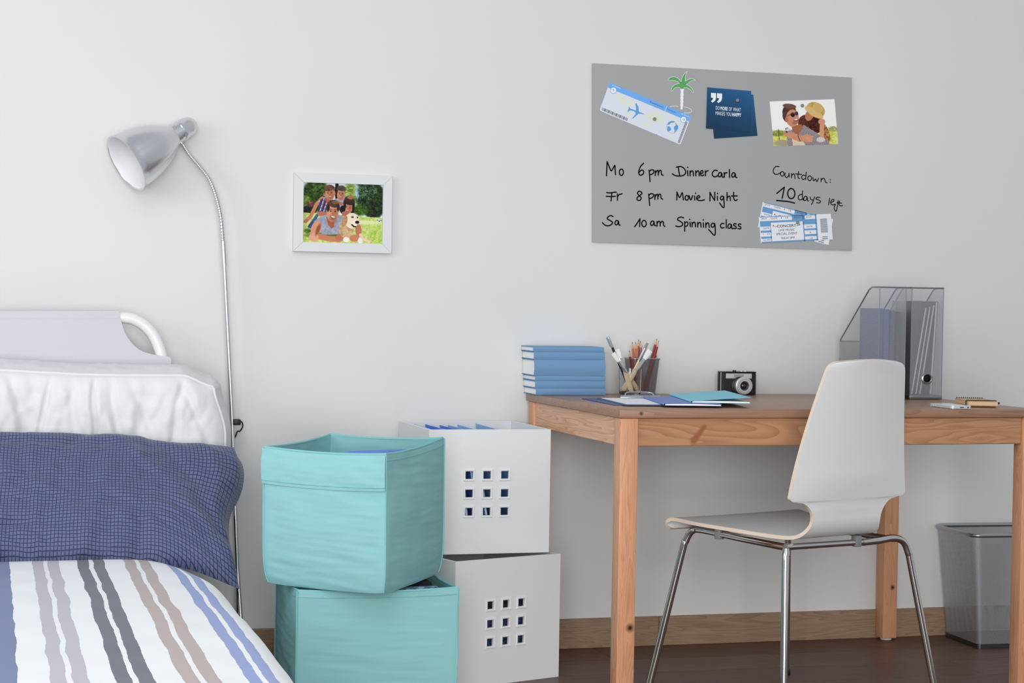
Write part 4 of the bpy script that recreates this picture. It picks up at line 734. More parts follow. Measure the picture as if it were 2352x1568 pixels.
def loft_mesh(g, A_, B_, nz_=1):
    k = len(A_); per = [0]
    for i in range(k): per.append(per[-1]+((A_[(i+1) % k]-A_[i]).length+(B_[(i+1) % k]-B_[i]).length)/2)
    vs, uv = [], []; hh = sum((a-b).length for a, b in zip(A_, B_))/k
    for j in range(nz_+1):
        t = j/nz_
        for i in range(k+1): vs.append(A_[i % k].lerp(B_[i % k], t)); uv.append((per[i], hh*t))
    g.add(vs, [(j*(k+1)+i, j*(k+1)+i+1, (j+1)*(k+1)+i+1, (j+1)*(k+1)+i) for j in range(nz_) for i in range(k)], uv)
pc = thing('pencil_cup', 'dark wire mesh cup full of coloured pencils behind the glass', 'cup', (on_y(1474, 880, -.056).x, -.056, TZ), -.05)
A_ = rsq(.033, .033, .009, .003); B_ = rsq(.0425, .0425, .012, .103)
g = G(); loft_mesh(g, A_, B_); g.build('mesh_wall', wire_d, pc, smooth=60)
g = G(); g.tube(B_, .0022, 8, closed=True); g.build('rim', rimm, pc, smooth=60)
g = G(); g.prism(rsq(.0338, .0338, .009, .0002), (0, 0, .006)); g.build('base', rimm, pc)
def pencil(bot, top, lab, col):
    bot, top = Vector(bot), Vector(top); d = top-bot; Ln = d.length; t_ = thing('pencil', lab, 'pencil', tuple(bot), group='coloured pencils in the mesh cup'); t_.rotation_euler = d.to_track_quat('Z', 'Y').to_euler()
    r = .0036; g = G(); g.lathe([(r, 0), (r, Ln-.019)], 6); g.build('barrel', col, t_, smooth=0)
    g = G(); g.lathe([(r*.98, Ln-.019), (r*.35, Ln-.005)], 12); g.build('sharpened_wood', mat('pencil_wood', (222, 168, 124), .6), t_, smooth=50)
    g = G(); g.lathe([(r*.36, Ln-.0052), (.0002, Ln)], 8); g.build('lead', mat('pencil_lead_dark', (60, 34, 34), .5), t_, smooth=50)
pr1 = mat('pencil_brown_red', (166, 92, 78), .4); pr2 = mat('pencil_orange', (206, 122, 92), .4); pr3 = mat('pencil_dark_red', (140, 44, 52), .4)
for (bx_, by_, tx_, ty_, yb_, yt_, c, lab) in ((1120, 560, 1075, 178, -.06, -.088, pr3, 'shortest dark red pencil at the left of the mesh cup'), (1150, 560, 1104, 100, -.05, -.06, pr2, 'orange pencil standing second from the left in the cup'), (1160, 560, 1134, 100, -.062, -.072, pr2, 'orange pencil third from the left, tip beside the tall ones'), (1175, 560, 1163, 78, -.05, -.05, pr1, 'tallest brown red pencil in the middle of the cup'), (1195, 560, 1178, 90, -.07, -.072, pr1, 'brown red pencil just right of the tallest one'), (1200, 560, 1335, 70, -.05, -.05, pr3, 'tall dark red pencil leaning right in the cup'), (1215, 560, 1352, 88, -.06, -.062, pr3, 'dark red pencil with the rightmost tip in the cup'), (1235, 560, 1338, 168, -.04, -.040, pr1, 'short brown red pencil behind the right leaning pencils')):
    pencil(B6(bx_, by_, yb_), B6(tx_, ty_, yt_), lab, c)

# ================================================================== camera on the desk
cmr = thing('vintage_camera', 'black and silver vintage film camera on the desk against the wall', 'camera', (on_y(1692, 880, -.07).x, -.07, TZ+.0002), -.04)
lea = mat('black_leatherette', (30, 30, 32), .65, bump=.5, bscale=900); sil = mat('satin_silver', (212, 212, 210), .4, .6)
hx = .0545
g = G(); g.box((-hx, -.015, 0), (hx, .015, .0635), .003, 3); g.build('body', lea, cmr)
g = G(); g.box((-hx-.0004, -.0155, .0632), (hx+.0004, .0155, .0675), .0015, 2); g.box((-hx-.0005, -.0158, -.0001), (hx+.0005, .0155, .003), .001, 1); tag(g.build('top_plate', blackp, cmr), 'black top and bottom plates', kind='stuff')
g = G(); g.box((-hx-.0006, -.0156, .003), (-hx+.011, -.0148, .0632), .0004, 1); g.build('side_grip', mat('grip_black', (40, 40, 42), .5), cmr)
for s_ in (-1, 1): g = G(); g.box((s_*hx-.0009, -.0162, .002), (s_*hx+.0009, -.0144, .066), .0004, 1); g.build('silver_edge', sil, cmr)
g = G(); g.box((-.0395, -.0166, .0475), (.0405, -.0148, .0622), .0006, 1); g.build('name_panel', sil, cmr)
g = G(); g.box((-.015, -.0172, .050), (.015, -.0164, .060), .0004, 1); g.build('viewfinder_window', mat('window_grey', (150, 152, 152), .15, .2), cmr)
LC = Matrix.Translation((.0125, -.015, .0265)) @ Matrix.Rotation(PI/2, 4, 'X') @ Matrix.Scale(1.1, 4)
g = G(); g.lathe([(.029, 0), (.029, .003), (.027, .0045), (.0001, .0045)], 48, Matrix.Translation((.004, -.015, .026)) @ Matrix.Rotation(PI/2, 4, 'X') @ Matrix.Scale(.92, 4)); g.build('lens_mount', blackp, cmr, smooth=40)
g = G(); g.ringlathe([(.0235, .002), (.0238, .012), (.0228, .0135), (.0215, .014), (.0215, .0175), (.0205, .0185), (.0135, .0185), (.0120, .0165), (.0120, .002)], 56, LC); g.build('lens_barrel', sil, cmr, smooth=35)
g = G()
for i in range(28):
    a = 2*PI*i/28; c_, s_ = math.cos(a), math.sin(a); g.add([LC @ Vector((r*c_-t*s_, r*s_+t*c_, .01862)) for r, t in ((.0165, -.0005), (.0165, .0005), (.0188 if i % 3 else .0196, .0005), (.0188 if i % 3 else .0196, -.0005))], [(0, 1, 2, 3)])
tag(g.build('scale_marks', dk, cmr, smooth=0, fixn=False), kind='stuff')
g = G(); g.ringlathe([(.0122, .010), (.0122, .0160), (.0075, .012), (.0070, .010)], 40, LC); g.build('lens_cone', mat('dark_lens_ring', (60, 60, 62), .4, .4), cmr, smooth=30)
g = G(); g.lathe([(.0088, .0095), (.0076, .0122), (.004, .0138), (.0001, .0143)], 32, LC); g.build('lens_glass', mat('dark_lens_glass', (10, 12, 22), .03, coat=1.), cmr, smooth=60)
g = G(); g.lathe([(.0055, .0675), (.0055, .0705), (.0045, .0712), (.0001, .0712)], 20, Matrix.Translation((-.008, 0, 0))); g.build('shutter_button', blackp, cmr, smooth=40)
for x in (.014, .026): g = G(); g.lathe([(.007, .0674), (.007, .0690), (.006, .0696), (.0001, .0696)], 24, Matrix.Translation((x, 0, 0))); g.build('top_dial', sil, cmr, smooth=40)

# ================================================================== clipboard, folder, notebooks
def slab(g, c, z0, z1, M=None):          # c: 4 xy corners
    vs = [(x, y, z) for z in (z0, z1) for x, y in c]; g.add(vs, [(3, 2, 1, 0), (4, 5, 6, 7), (0, 1, 5, 4), (1, 2, 6, 5), (2, 3, 7, 6), (3, 0, 4, 7)])
def quad(nl, ang, w_, l_):               # near-left corner, angle of the long side from +y (clockwise), width, length
    s_, c = math.sin(ang), math.cos(ang); x, y = nl; return [(x, y), (x+w_*c, y-w_*s_), (x+w_*c+l_*s_, y-w_*s_+l_*c), (x+l_*s_, y+l_*c)]
navy = mat('navy_board', (74, 92, 136), .5)
fo = thing('folder', 'dark blue folder lying under the clipboard on the desk', 'folder', (1.56, -.6, TZ+.0002))
g = G(); q = quad((1.536, -.640), .04, .225, .31); slab(g, q, TZ+.0002, TZ+.0010); g.build('back_cover', navy, fo, world=True, smooth=0)
g = G(); slab(g, [(x+.001, y+.001) for x, y in q], TZ+.0011, TZ+.0019); g.build('front_cover', navy, fo, world=True, smooth=0)
cb = thing('clipboard', 'dark blue clipboard with blank paper near the left desk corner', 'clipboard', (1.6, -.6, TZ+.0034))
q = quad((1.552, -.672), .10, .228, .32); zc = TZ+.0021
g = G(); slab(g, q, zc, zc+.0020); g.build('backing_board', navy, cb, world=True, smooth=0)
q2 = quad((1.563, -.655), .10, .208, .292); g = G(); slab(g, q2, zc+.0021, zc+.0027); g.build('paper', mat('white_paper', (236, 237, 240), .8), cb, world=True, smooth=0)
mc = Matrix.Translation(((q[2][0]+q[3][0])/2, (q[2][1]+q[3][1])/2-.012, zc+.0028)) @ Matrix.Rotation(-.10, 4, 'Z')
g = G(); g.box((-.055, -.010, 0), (.055, .010, .0035), .0012, 2, mc); g.tube([mc @ Vector(p_) for p_ in ((-.055, -.012, .006), (.055, -.012, .006))], .0022, 8); g.build('clip_plate', fer, cb, world=True)
g = G(); g.tube(smooth_pts([mc @ Vector(p_) for p_ in ((-.040, -.004, .004), (-.037, .006, .013), (-.020, .010, .016), (.020, .010, .016), (.037, .006, .013), (.040, -.004, .004))], 5), .0016, 8); g.build('clip_lever', fer, cb, world=True, smooth=60)
def notebook(lab, nl, ang, w_, l_, zb_, covm, name='notebook', lift=.012, pt=.004, sag=0.):
    t_ = thing(name, lab, 'notebook', (nl[0], nl[1], zb_)); s_, c = math.sin(ang), math.cos(ang)
    X_ = lambda a, b, z: (nl[0]+a*c+b*s_, nl[1]-a*s_+b*c, z)
    g = G(); g.prism([X_(0, 0, zb_), X_(w_, 0, zb_), X_(w_, l_, zb_), X_(0, l_, zb_)], (0, 0, .0006)); g.build('back_cover', covm, t_, world=True, smooth=0)
    g = G(); lp_ = lambda u: zb_+.0008+pt*(1-u*.15)
    g.grid(lambda u, v: X_(.001+u*(w_-.003), .001+v*(l_-.002), lp_(u)+.0015*math.sin(u*PI)), 8, 1); g.grid(lambda u, v: X_(.001+u*(w_-.003), .001, zb_+.0008+(lp_(u)+.0015*math.sin(u*PI)-zb_-.0008)*v), 8, 1); g.grid(lambda u, v: X_(w_-.002, .001+v*(l_-.002), zb_+.0008+(lp_(1)-zb_-.0008)*u), 1, 1)
    g.build('pages', mat('notebook_pages', (238, 238, 238), .85), t_, world=True, smooth=60)
    def cz(u): return zb_+.0014+pt+.0018*math.sin(u*PI)+lift*u**1.6
    n_ = 12; th = .0006
    g = G(); prof_ = [(-.0005-.003*math.sin(PI*i/8), zb_+(pt+.0018)*i/8) for i in range(9)]+[(u*w_, cz(u)+.0004) for u in [i/n_ for i in range(1, n_+1)]]
    k = len(prof_); vs = [X_(a, b, z) for b in (0, l_) for a, z in prof_]+[X_(a+(.0006 if i < 9 else 0), b, z-(th if i >= 9 else 0)) for b in (0, l_) for i, (a, z) in enumerate(prof_)]
    fs = [(i, i+1, k+i+1, k+i) for i in range(k-1)]+[(2*k+i, 3*k+i, 3*k+i+1, 2*k+i+1) for i in range(k-1)]+[(i, 2*k+i, 2*k+i+1, i+1) for i in range(k-1)]+[(k+i, k+i+1, 3*k+i+1, 3*k+i) for i in range(k-1)]+[(k-1, 3*k-1, 4*k-1, 2*k-1)]
    g.add(vs, fs); g.build('front_cover', covm, t_, world=True, smooth=60); return t_
notebook('periwinkle blue notebook lying across the clipboard', (1.640, -.728), .20, .145, .36, zc+.0029, mat('periwinkle_cover', (104, 128, 196), .5), lift=.0004, pt=.0030)
notebook('turquoise notebook with lifted cover at the right of the notebook pile', (1.718, -.715), .21, .15, .37, zc+.0092, mat('turquoise_cover', (120, 202, 222), .5), lift=.011, pt=.0032)

# ================================================================== phone and kraft notepad
ph = thing('smartphone', 'white smartphone lying at the front right of the desk', 'phone', (2.412, -.785, TZ+.0003), -.02)
g = G(); g.prism([v+Vector((.03, .063, 0)) for v in rsq(.0295, .062, .008, .0004)], (0, 0, .0072)); g.build('metal_frame', mat('silver_white_frame', (214, 216, 220), .3, .4), ph, smooth=40)
g = G(); g.prism([v+Vector((.03, .063, 0)) for v in rsq(.0288, .0613, .0075, .0076)], (0, 0, .0006)); g.build('back_glass', mat('white_gloss', (236, 238, 240), .12), ph, smooth=40)
g = G(); g.box((.024, -.0003, .003), (.036, .001, .0052), .0006, 1); g.build('charging_port', blackp, ph)
g = G(); g.tube([(.048, -.0003, .004), (.048, .001, .004)], .0018, 12); g.build('audio_jack', blackp, ph)
for y in (.088, .100): g = G(); g.box((-.0006, y, .0025), (.001, y+.006, .0052), .0005, 1); g.build('volume_button', sil, ph)
kp = thing('kraft_notepad', 'brown spiral kraft notepad with black elastic band behind the phone', 'notepad', (2.508, -.700, TZ+.0003), -.30)
kr = mat('kraft_card', (206, 170, 128), .8, var=.05, vscale=60); krp = mat('kraft_pages', (214, 184, 146), .85, bump=.3, bscale=60, stretch=(1, 1, 14))
KW, KL = .080, .17
g = G(); g.box((0, 0, 0), (KW, KL, .0012), .0004, 1); g.build('back_cover', kr, kp)
g = G(); g.box((.001, .001, .0013), (KW-.001, KL-.003, .0105)); g.build('page_block', krp, kp, smooth=0)
g = G(); g.box((0, 0, .0106), (KW, KL, .0118), .0004, 1); g.build('front_cover', kr, kp)
for i in range(13):
    x = .006+i*.0057; g = G(); g.tube([(x, KL-.003+.0075*math.cos(a), .0062+.0082*math.sin(a)) for a in [2*PI*j/14 for j in range(14)]], .0009, 6, closed=True); g.build('spiral_ring', blackp, kp, smooth=60)
g = G(); g.tube(smooth_pts([(-.0012, .020, .001), (-.0014, .020, .0065), (-.0006, .020, .0124), (.01, .0205, .0129), (.04, .0225, .0131), (KW-.01, .0265, .0129), (KW+.0006, .0275, .0124), (KW+.0014, .0278, .0065), (KW+.001, .0275, .001)], 4), .0013, 8); g.build('elastic_band', blackp, kp, smooth=60)
g = G(); g.tube([(KW+.002, .045, .0055), (KW+.014, .0455, .0055)], .0028, 10); g.build('pen_loop', blackp, kp)
k2 = thing('kraft_notebook', 'thin kraft notebook peeking out under the spiral notepad', 'notebook', (2.60, -.715, TZ+.0002), -.30)
for o_ in [kp]: o_.location.z = TZ+.0042
g = G(); g.box((-.094, .012, 0), (-.012, .165, .0034), .0004, 1); g.build('cover', kr, k2)

# ================================================================== mesh magazine files
wire_l = wire_mesh_mat('silver_wire_mesh', (200, 202, 206), .0046, .0031, .285, .35)
def magfile(lab, loc, rz, w_, ring=False):
    t_ = thing('magazine_file', lab, 'magazine file', loc, rz, 'wire mesh magazine files'); d_, h_, lo, tf = .25, .320, .160, .062
    z0 = .012
    def pan(name, P_, uvf): g = G(); g.add(P_, [tuple(range(len(P_)))], [uvf(p_) for p_ in P_]); g.build(name, wire_l, t_, smooth=0, fixn=False)
    pan('spine_mesh', [(0, 0, z0), (w_, 0, z0), (w_, 0, h_), (0, 0, h_)], lambda p_: (p_[0], p_[2]))
    for x in (0, w_): pan('side_mesh', [(x, 0, z0), (x, d_, z0), (x, d_, lo), (x, tf, h_), (x, 0, h_)], lambda p_: (p_[1], p_[2]))
    pan('front_mesh', [(0, d_, z0), (w_, d_, z0), (w_, d_, lo), (0, d_, lo)], lambda p_: (p_[0], p_[2]))
    e = [(x, y, z) for x, y, z in ((0, 0, h_), (0, tf-.012, h_), (0, tf+.006, h_-.008), (0, d_-.004, lo+.006), (0, d_, lo), (w_, d_, lo), (w_, d_-.004, lo+.006), (w_, tf+.006, h_-.008), (w_, tf-.012, h_), (w_, 0, h_))]
    g = G(); g.tube(e, .0024, 8, closed=True); g.build('rim_wire', rimm, t_, smooth=50)
    for x in (0, w_):
        for y in (0, d_): g = G(); g.tube([(x, y, .006), (x, y, h_ if y == 0 else lo)], .0014, 6); g.build('corner_wire', rimm, t_, smooth=50)
    g = G(); g.box((-.002, -.002, .0002), (w_+.002, d_+.002, .0125), .002, 2); g.build('base', mat('base_steel', (150, 152, 156), .3, .9), t_)
    if ring:
        g = G(); M = Matrix.Translation((w_*.52, -.001, .060)) @ Matrix.Rotation(PI/2, 4, 'X'); g.ringlathe([(.0165, -.002), (.0165, .003), (.0135, .0045), (.0115, .003), (.0115, -.002)], 32, M); g.build('finger_ring', mat('base_steel', (150, 152, 156)), t_, smooth=40)
        g = G(); g.lathe([(.0116, .0018), (.0001, .0018)], 28, M); g.build('finger_hole', blackp, t_, smooth=0)
    return t_
magfile('silver mesh magazine file on the left, holding blue folders', (2.441, -.31, TZ), .0, .083)
magfile('silver mesh magazine file on the right, with a round finger ring', (2.5415, -.312, TZ), -.03, .0985, True)
blm = mat('blue_folder_card', (72, 102, 168), .5)
def leaf(name, lab, cat, x, lean, y0, y1, h_, th, m, pm_=None, group=None, ztop=0., z0=TZ+.014):
    t_ = thing(name, lab, cat, (x, y0, z0), group=group); t_.rotation_euler = (0, lean, 0)
    g = G(); g.box((0, 0, 0), (th*.14 if pm_ else th, y1-y0, h_), 0); g.build('cover', m, t_, smooth=0)
    if pm_:
        g = G(); g.box((th*.15, .001, .001), (th*.85, y1-y0-.002, h_-.002)); g.build('pages', pm_, t_, smooth=0)
        g = G(); g.box((th*.86, 0, 0), (th, y1-y0, h_)); g.build('cover', m, t_, smooth=0)
    return t_
leaf('folder', 'blue folder nearest the side of the left magazine file', 'folder', 2.4475, .0, -.295, -.175, .245, .012, blm, group='folders in the left magazine file')
leaf('folder', 'second blue folder in the left magazine file', 'folder', 2.462, .0, -.298, -.17, .243, .016, blm, group='folders in the left magazine file')
leaf('folder', 'grey blue folder beside the blue folders in the left file', 'folder', 2.481, .02, -.296, -.17, .24, .012, mat('slate_card', (74, 88, 128), .5), group='folders in the left magazine file')
leaf('folder', 'dark folder nearest the other file inside the left file', 'folder', 2.4985, .03, -.297, -.17, .236, .010, mat('charcoal_card', (62, 66, 84), .5), group='folders in the left magazine file')
wp = mat('white_page_edge', (236, 236, 236), .8)
for x, ln, h_, th, lab in ((2.5495, .160, .255, .0075, 'leftmost leaning notebook with white page edge in the right file'), (2.5635, .155, .258, .0065, 'second leaning notebook with white page edge in the right file'), (2.5760, .15, .262, .007, 'third leaning notebook with white page edge in the right file'), (2.6095, .05, .268, .0085, 'rightmost upright notebook with white page edge in the right file')):
    leaf('notebook', lab, 'notebook', x, ln, -.300, -.10, h_, th, mat('grey_cover', (90, 92, 98), .6), wp, 'notebooks in the right magazine file')
leaf('magazine', 'dark magazine with upper edge showing behind the leaning notebooks', 'magazine', 2.5462, .16, -.285, -.10, .272, .002, mat('dark_magazine', (96, 88, 88), .4, var=.3, vscale=14))

# ================================================================== chair
chair = thing('chair', 'white bent plywood chair with chrome legs in front of the desk', 'chair', (1.966, -.75, 0), .332)
VS = .866
prf = smooth_pts([(.232, 0, .420), (.2385, 0, .432), (.228, 0, .4435), (.20, 0, .4465), (.12, 0, .441), (.0, 0, .4365), (-.12, 0, .4335), (-.185, 0, .4345), (-.222, 0, .445), (-.243, 0, .468), (-.250, 0, .50), (-.252, 0, .535), (-.262, 0, .62), (-.283, 0, .73), (-.318, 0, .868)], 10)
prf = [Vector((p_.x*VS, 0, p_.z)) for p_ in prf]
arc = [0]
for a, b in zip(prf[:-1], prf[1:]): arc.append(arc[-1]+(b-a).length)
TOT = arc[-1]
def at_arc(s):
    for i in range(len(arc)-1):
        if arc[i+1] >= s: return prf[i].lerp(prf[i+1], (s-arc[i])/(arc[i+1]-arc[i]+1e-9)), (prf[i+1]-prf[i]).normalized()
    return prf[-1], (prf[-1]-prf[-2]).normalized()
sz = lambda z: next(arc[i] for i in range(len(prf)) if prf[i].x < -.19 and prf[i].z >= z)
s_neck, s_w = sz(.478), sz(.528)
s_rear = next(arc[i] for i in range(len(prf)) if i > 20 and prf[i].x <= -.175)
def cw_fn(s):                            # half width along the shell
    if s < .02: return .205+.02*math.sqrt(max(0, 1-((.02-s)/.02)**2))
    if s < s_rear: return .225-.093*((s-.02)/(s_rear-.02))**1.05
    if s < s_neck: t = (s-s_rear)/(s_neck-s_rear); return .132-.016*sm(t)
    if s < s_w: t = (s-s_neck)/(s_w-s_neck); return .116+.060*(1-math.sqrt(max(0, 1-t*t)))
    d = s-s_w
    w0 = .198-(.198-.128)*(d/(TOT-s_w))**1.15
    if d < .012: return .176+(w0-.176)*math.sqrt(max(0, 1-((.012-d)/.012)**2))
    if TOT-s < .022: return w0-.022*(1-math.sqrt(max(0, 1-((.022-(TOT-s))/.022)**2)))
    return w0
ss = sorted(set([round(TOT*i/150, 5) for i in range(151)]+[s_neck+(s_w-s_neck)*i/10 for i in range(11)]+[s_w+.012*(i/8)**2 for i in range(9)]+[TOT-.022*(i/8)**2 for i in range(9)]+[.02*(i/6)**2 for i in range(7)]))
NU, TK = 28, .0092; vt, vb = [], []
for s in ss:
    p_, t_ = at_arc(s); nrm = Vector((t_.z, 0, -t_.x)); hw = cw_fn(s)
    if nrm.z < 0 and s > .1 and p_.z < .46: pass
    for j in range(NU+1):
        u = -1+2*j/NU; bk = sm((s-s_neck)/.12)
        cup = -.016*bk*(1-u*u)+(.0015*(u*u)*(1-sm((s-.22)/.12)) if s < .36 else 0)
        base = Vector((u*hw, p_.x, p_.z)); dish = Vector((0, cup if s > s_neck else 0, cup if s < .36 else 0))
        crown = Vector((0, -.003*(1-u*u), .007*(1-u*u)))*(1 if s > TOT-.03 else 0)*sm((s-TOT+.03)/.03)
        n3 = Vector((0, nrm.x, nrm.z)); vt.append(base+dish+crown-n3*TK/2); vb.append(base+dish+crown+n3*TK/2)
k = len(ss); w1 = NU+1; g = G(); off = len(vt)
fs = [(i*w1+j, i*w1+j+1, (i+1)*w1+j+1, (i+1)*w1+j) for i in range(k-1) for j in range(NU)]; fb = [tuple(x+off for x in f[::-1]) for f in fs]
g.add(vt+vb, fs+fb); base_n = len(g.f)
ed = []
for i in range(k-1): ed += [(i*w1, (i+1)*w1, (i+1)*w1+off, i*w1+off), (i*w1+NU, i*w1+NU+off, (i+1)*w1+NU+off, (i+1)*w1+NU)]
for j in range(NU): ed += [(j, j+off, j+1+off, j+1), ((k-1)*w1+j, (k-1)*w1+j+1, (k-1)*w1+j+1+off, (k-1)*w1+j+off)]
g.f += ed; g.mi += [1]*len(ed)
shellm = mat('white_melamine', (226, 227, 226), .45); edgem = mat('plywood_edge', (226, 208, 190), .6, bump=.2, bscale=120, stretch=(1, 1, 6))
tag(g.build('seat_shell', [shellm, edgem], chair, smooth=40), 'white plywood shell with pale birch edges')
r_ = .0092
def leg_(pts, nm='leg', n=7): g = G(); g.tube(smooth_pts(pts, n), r_, 16); return g.build(nm, chrome, chair, smooth=70)
feet = {'fl': (-.243, .243, .004), 'rl': (-.196, -.214, .004), 'rr': (.312, -.238, .004), 'fr': (.212, .212, .004)}
nodeL = Vector((-.166, -.178, .4155)); nodeR = Vector((.150, .150, .423))
fl_b = Vector((-.172, .150, .4245)); rr_b = Vector((.215, -.195, .418))
leg_([nodeL, nodeL.lerp(fl_b, .5), fl_b-Vector((-.002, .02, .0)), fl_b+Vector((-.006, .008, -.006)), Vector((-.186, .172, .392)), Vector((-.195, .18, .35)), Vector(feet['fl'])], 'leg', 8)
leg_([nodeL+Vector((0, -.001, -.004)), nodeL+Vector((-.001, -.004, -.02)), Vector((-.173, -.186, .36)), Vector(feet['rl'])])
leg_([nodeR+Vector((.0, 0, -.014)), nodeR+Vector((.002, .002, -.04)), Vector(feet['fr'])])
leg_([Vector((.095, -.178, .412)), Vector((.14, -.186, .4145)), Vector((.19, -.192, .4185)), Vector((.222, -.197, .408)), Vector((.238, -.200, .378)), Vector((.247, -.203, .34)), Vector(feet['rr'])], 'leg', 8)
g = G(); g.tube([nodeL, Vector((.11, -.178, .4125))], .0078, 14); g.build('rear_rail', chrome, chair, smooth=60)
g = G(); g.tube([nodeR, Vector((.20, -.182, .414))], .0078, 14); g.build('side_rail', chrome, chair, smooth=60)
g = G(); g.tube([fl_b+Vector((.01, -.03, -.002)), nodeR], .0078, 14); g.build('front_rail', chrome, chair, smooth=60)
for a, b in ((.075, -.178), (-.170, .06), (.10, .148)):
    g = G(); zz = .4135 if b < 0 else .4195; g.box((a-.010, b-.010, zz-.011), (a+.010, b+.010, zz+.017), .003, 2); g.build('seat_bracket', mat('grey_plastic', (130, 130, 132), .5), chair)
for f_ in feet.values(): g = G(); g.lathe([(.0115, 0), (.012, .003), (.011, .014), (.0094, .016)], 16, Matrix.Translation((f_[0], f_[1], 0))); g.build('foot_cap', blackp, chair, smooth=40)

# ================================================================== waste bin
wb = thing('waste_bin', 'dark silver wire mesh waste bin on the floor under the desk', 'bin', (2.93, -.13, 0))
wire_b = wire_mesh_mat('bin_wire_mesh', (196, 198, 202), .0058, .0036, .34, .55)
A_ = rsq(.112, .106, .014, .012, 6, 2.936, -.136, -.04); B_ = rsq(.146, .129, .030, .338, 6, 2.935, -.1415, -.06)
g = G(); loft_mesh(g, A_, B_, 1); g.build('mesh_wall', wire_b, wb, world=True, smooth=60)
g = G(); g.tube(B_, .0062, 10, closed=True); g.build('rim', rimm, wb, world=True, smooth=60)
g = G(); g.prism([Vector((v.x, v.y, .0004)) for v in rsq(.1135, .1075, .014, 0, 6, 2.936, -.136, -.04)], (0, 0, .013)); g.build('base', mat('bin_base_steel', (92, 93, 96), .35, .9), wb, world=True, smooth=30)

# ================================================================== white boxes with windows
wbx = mat('box_white_board', (226, 227, 228), .42); wfr = mat('window_frame_plastic', (236, 236, 236), .35)
BW, BD, BH, BT = .335, .36, .33, .007
def white_box(lab, loc, rz):
    t_ = thing('storage_box', lab, 'box', loc, rz, 'white square-windowed storage boxes')
    xs = [0]; hw = .0102
    for c in (.111, .160, .209): xs += [c-hw, c+hw]
    xs.append(BW); zs = [0]
    for c in (.112, .1605, .209): zs += [c-hw, c+hw]
    zs.append(BH); g = G()
    for i in range(7):
        for j in range(7):
            hole = (i % 2 == 1) and (j % 2 == 1)
            if not hole:
                for y, fl_ in ((0, 0), (BT, 1)):
                    f = [(xs[i], y, zs[j]), (xs[i+1], y, zs[j]), (xs[i+1], y, zs[j+1]), (xs[i], y, zs[j+1])]; g.add(f if not fl_ else f[::-1], [(0, 1, 2, 3)])
            else:
                a, b, c, d = xs[i], xs[i+1], zs[j], zs[j+1]
                for (p1, p2) in (((a, c), (b, c)), ((b, c), (b, d)), ((b, d), (a, d)), ((a, d), (a, c))): g.add([(p1[0], 0, p1[1]), (p1[0], BT, p1[1]), (p2[0], BT, p2[1]), (p2[0], 0, p2[1])], [(0, 1, 2, 3)])
    g.add([(0, 0, BH), (BW, 0, BH), (BW, BT, BH), (0, BT, BH)], [(0, 1, 2, 3)]); g.add([(0, 0, 0), (0, 0, BH), (0, BT, BH), (0, BT, 0)], [(0, 1, 2, 3)]); g.add([(BW, 0, 0), (BW, BT, 0), (BW, BT, BH), (BW, 0, BH)], [(0, 1, 2, 3)])
    g.build('front_panel', wbx, t_, smooth=0, fixn=False)
    g = G(); g.box((0, BT+.0003, 0), (BT, BD, BH), .0006, 1); g.build('side_panel', wbx, t_); g = G(); g.box((BW-BT, BT+.0003, 0), (BW, BD, BH), .0006, 1); g.build('side_panel', wbx, t_)
    g = G(); g.box((BT+.0003, BD-BT, 0), (BW-BT-.0003, BD, BH), .0006, 1); g.build('back_panel', wbx, t_)
    g = G(); g.box((BT+.0003, BT+.0003, .0003), (BW-BT-.0003, BD-BT-.0003, .006)); g.build('bottom_panel', wbx, t_)
    pm2 = None
    for cx_ in (.111, .160, .209):
        for cz_ in (.112, .1605, .209):
            if pm2 is None:
                g = G(); o1, o2, i1, i2 = .0158, .0142, .0118, .0100; loop = lambda r, y: [(-r, y, -r), (r, y, -r), (r, y, r), (-r, y, r)]
                L_s = [loop(o1, 0), loop(o2, -.0032), loop(i1, -.0032), loop(i2, -.0008), loop(i2, .004)]
                g.add([v for l in L_s for v in l], [(a*4+i, a*4+(i+1) % 4, (a+1)*4+(i+1) % 4, (a+1)*4+i) for a in range(4) for i in range(4)]); o = g.build('window_frame', wfr, t_, smooth=0, fixn=False); pm2 = o.data
            else: o = bpy.data.objects.new('window_frame', pm2); scn.collection.objects.link(o); o.parent = t_
            o.location = (cx_, -.0002, cz_)
    return t_
up = white_box('white storage box with square windows, upper one of its stack, full of blue folders', (1.1155, -.372, .3312), .008)
lo_ = white_box('white storage box with square windows standing on the floor, turned to the left', (1.160, -.503, .0003), .335)
lbl = mat('light_blue_folder', (150, 192, 236), .5); mbl = mat('mid_blue_folder', (88, 128, 222), .5)
fold_desc = ['at the far left', 'second from the left', 'third from the left', 'fourth from the left', 'fifth from the left', 'fourth from the right', 'third from the right', 'second from the right', 'at the far right']
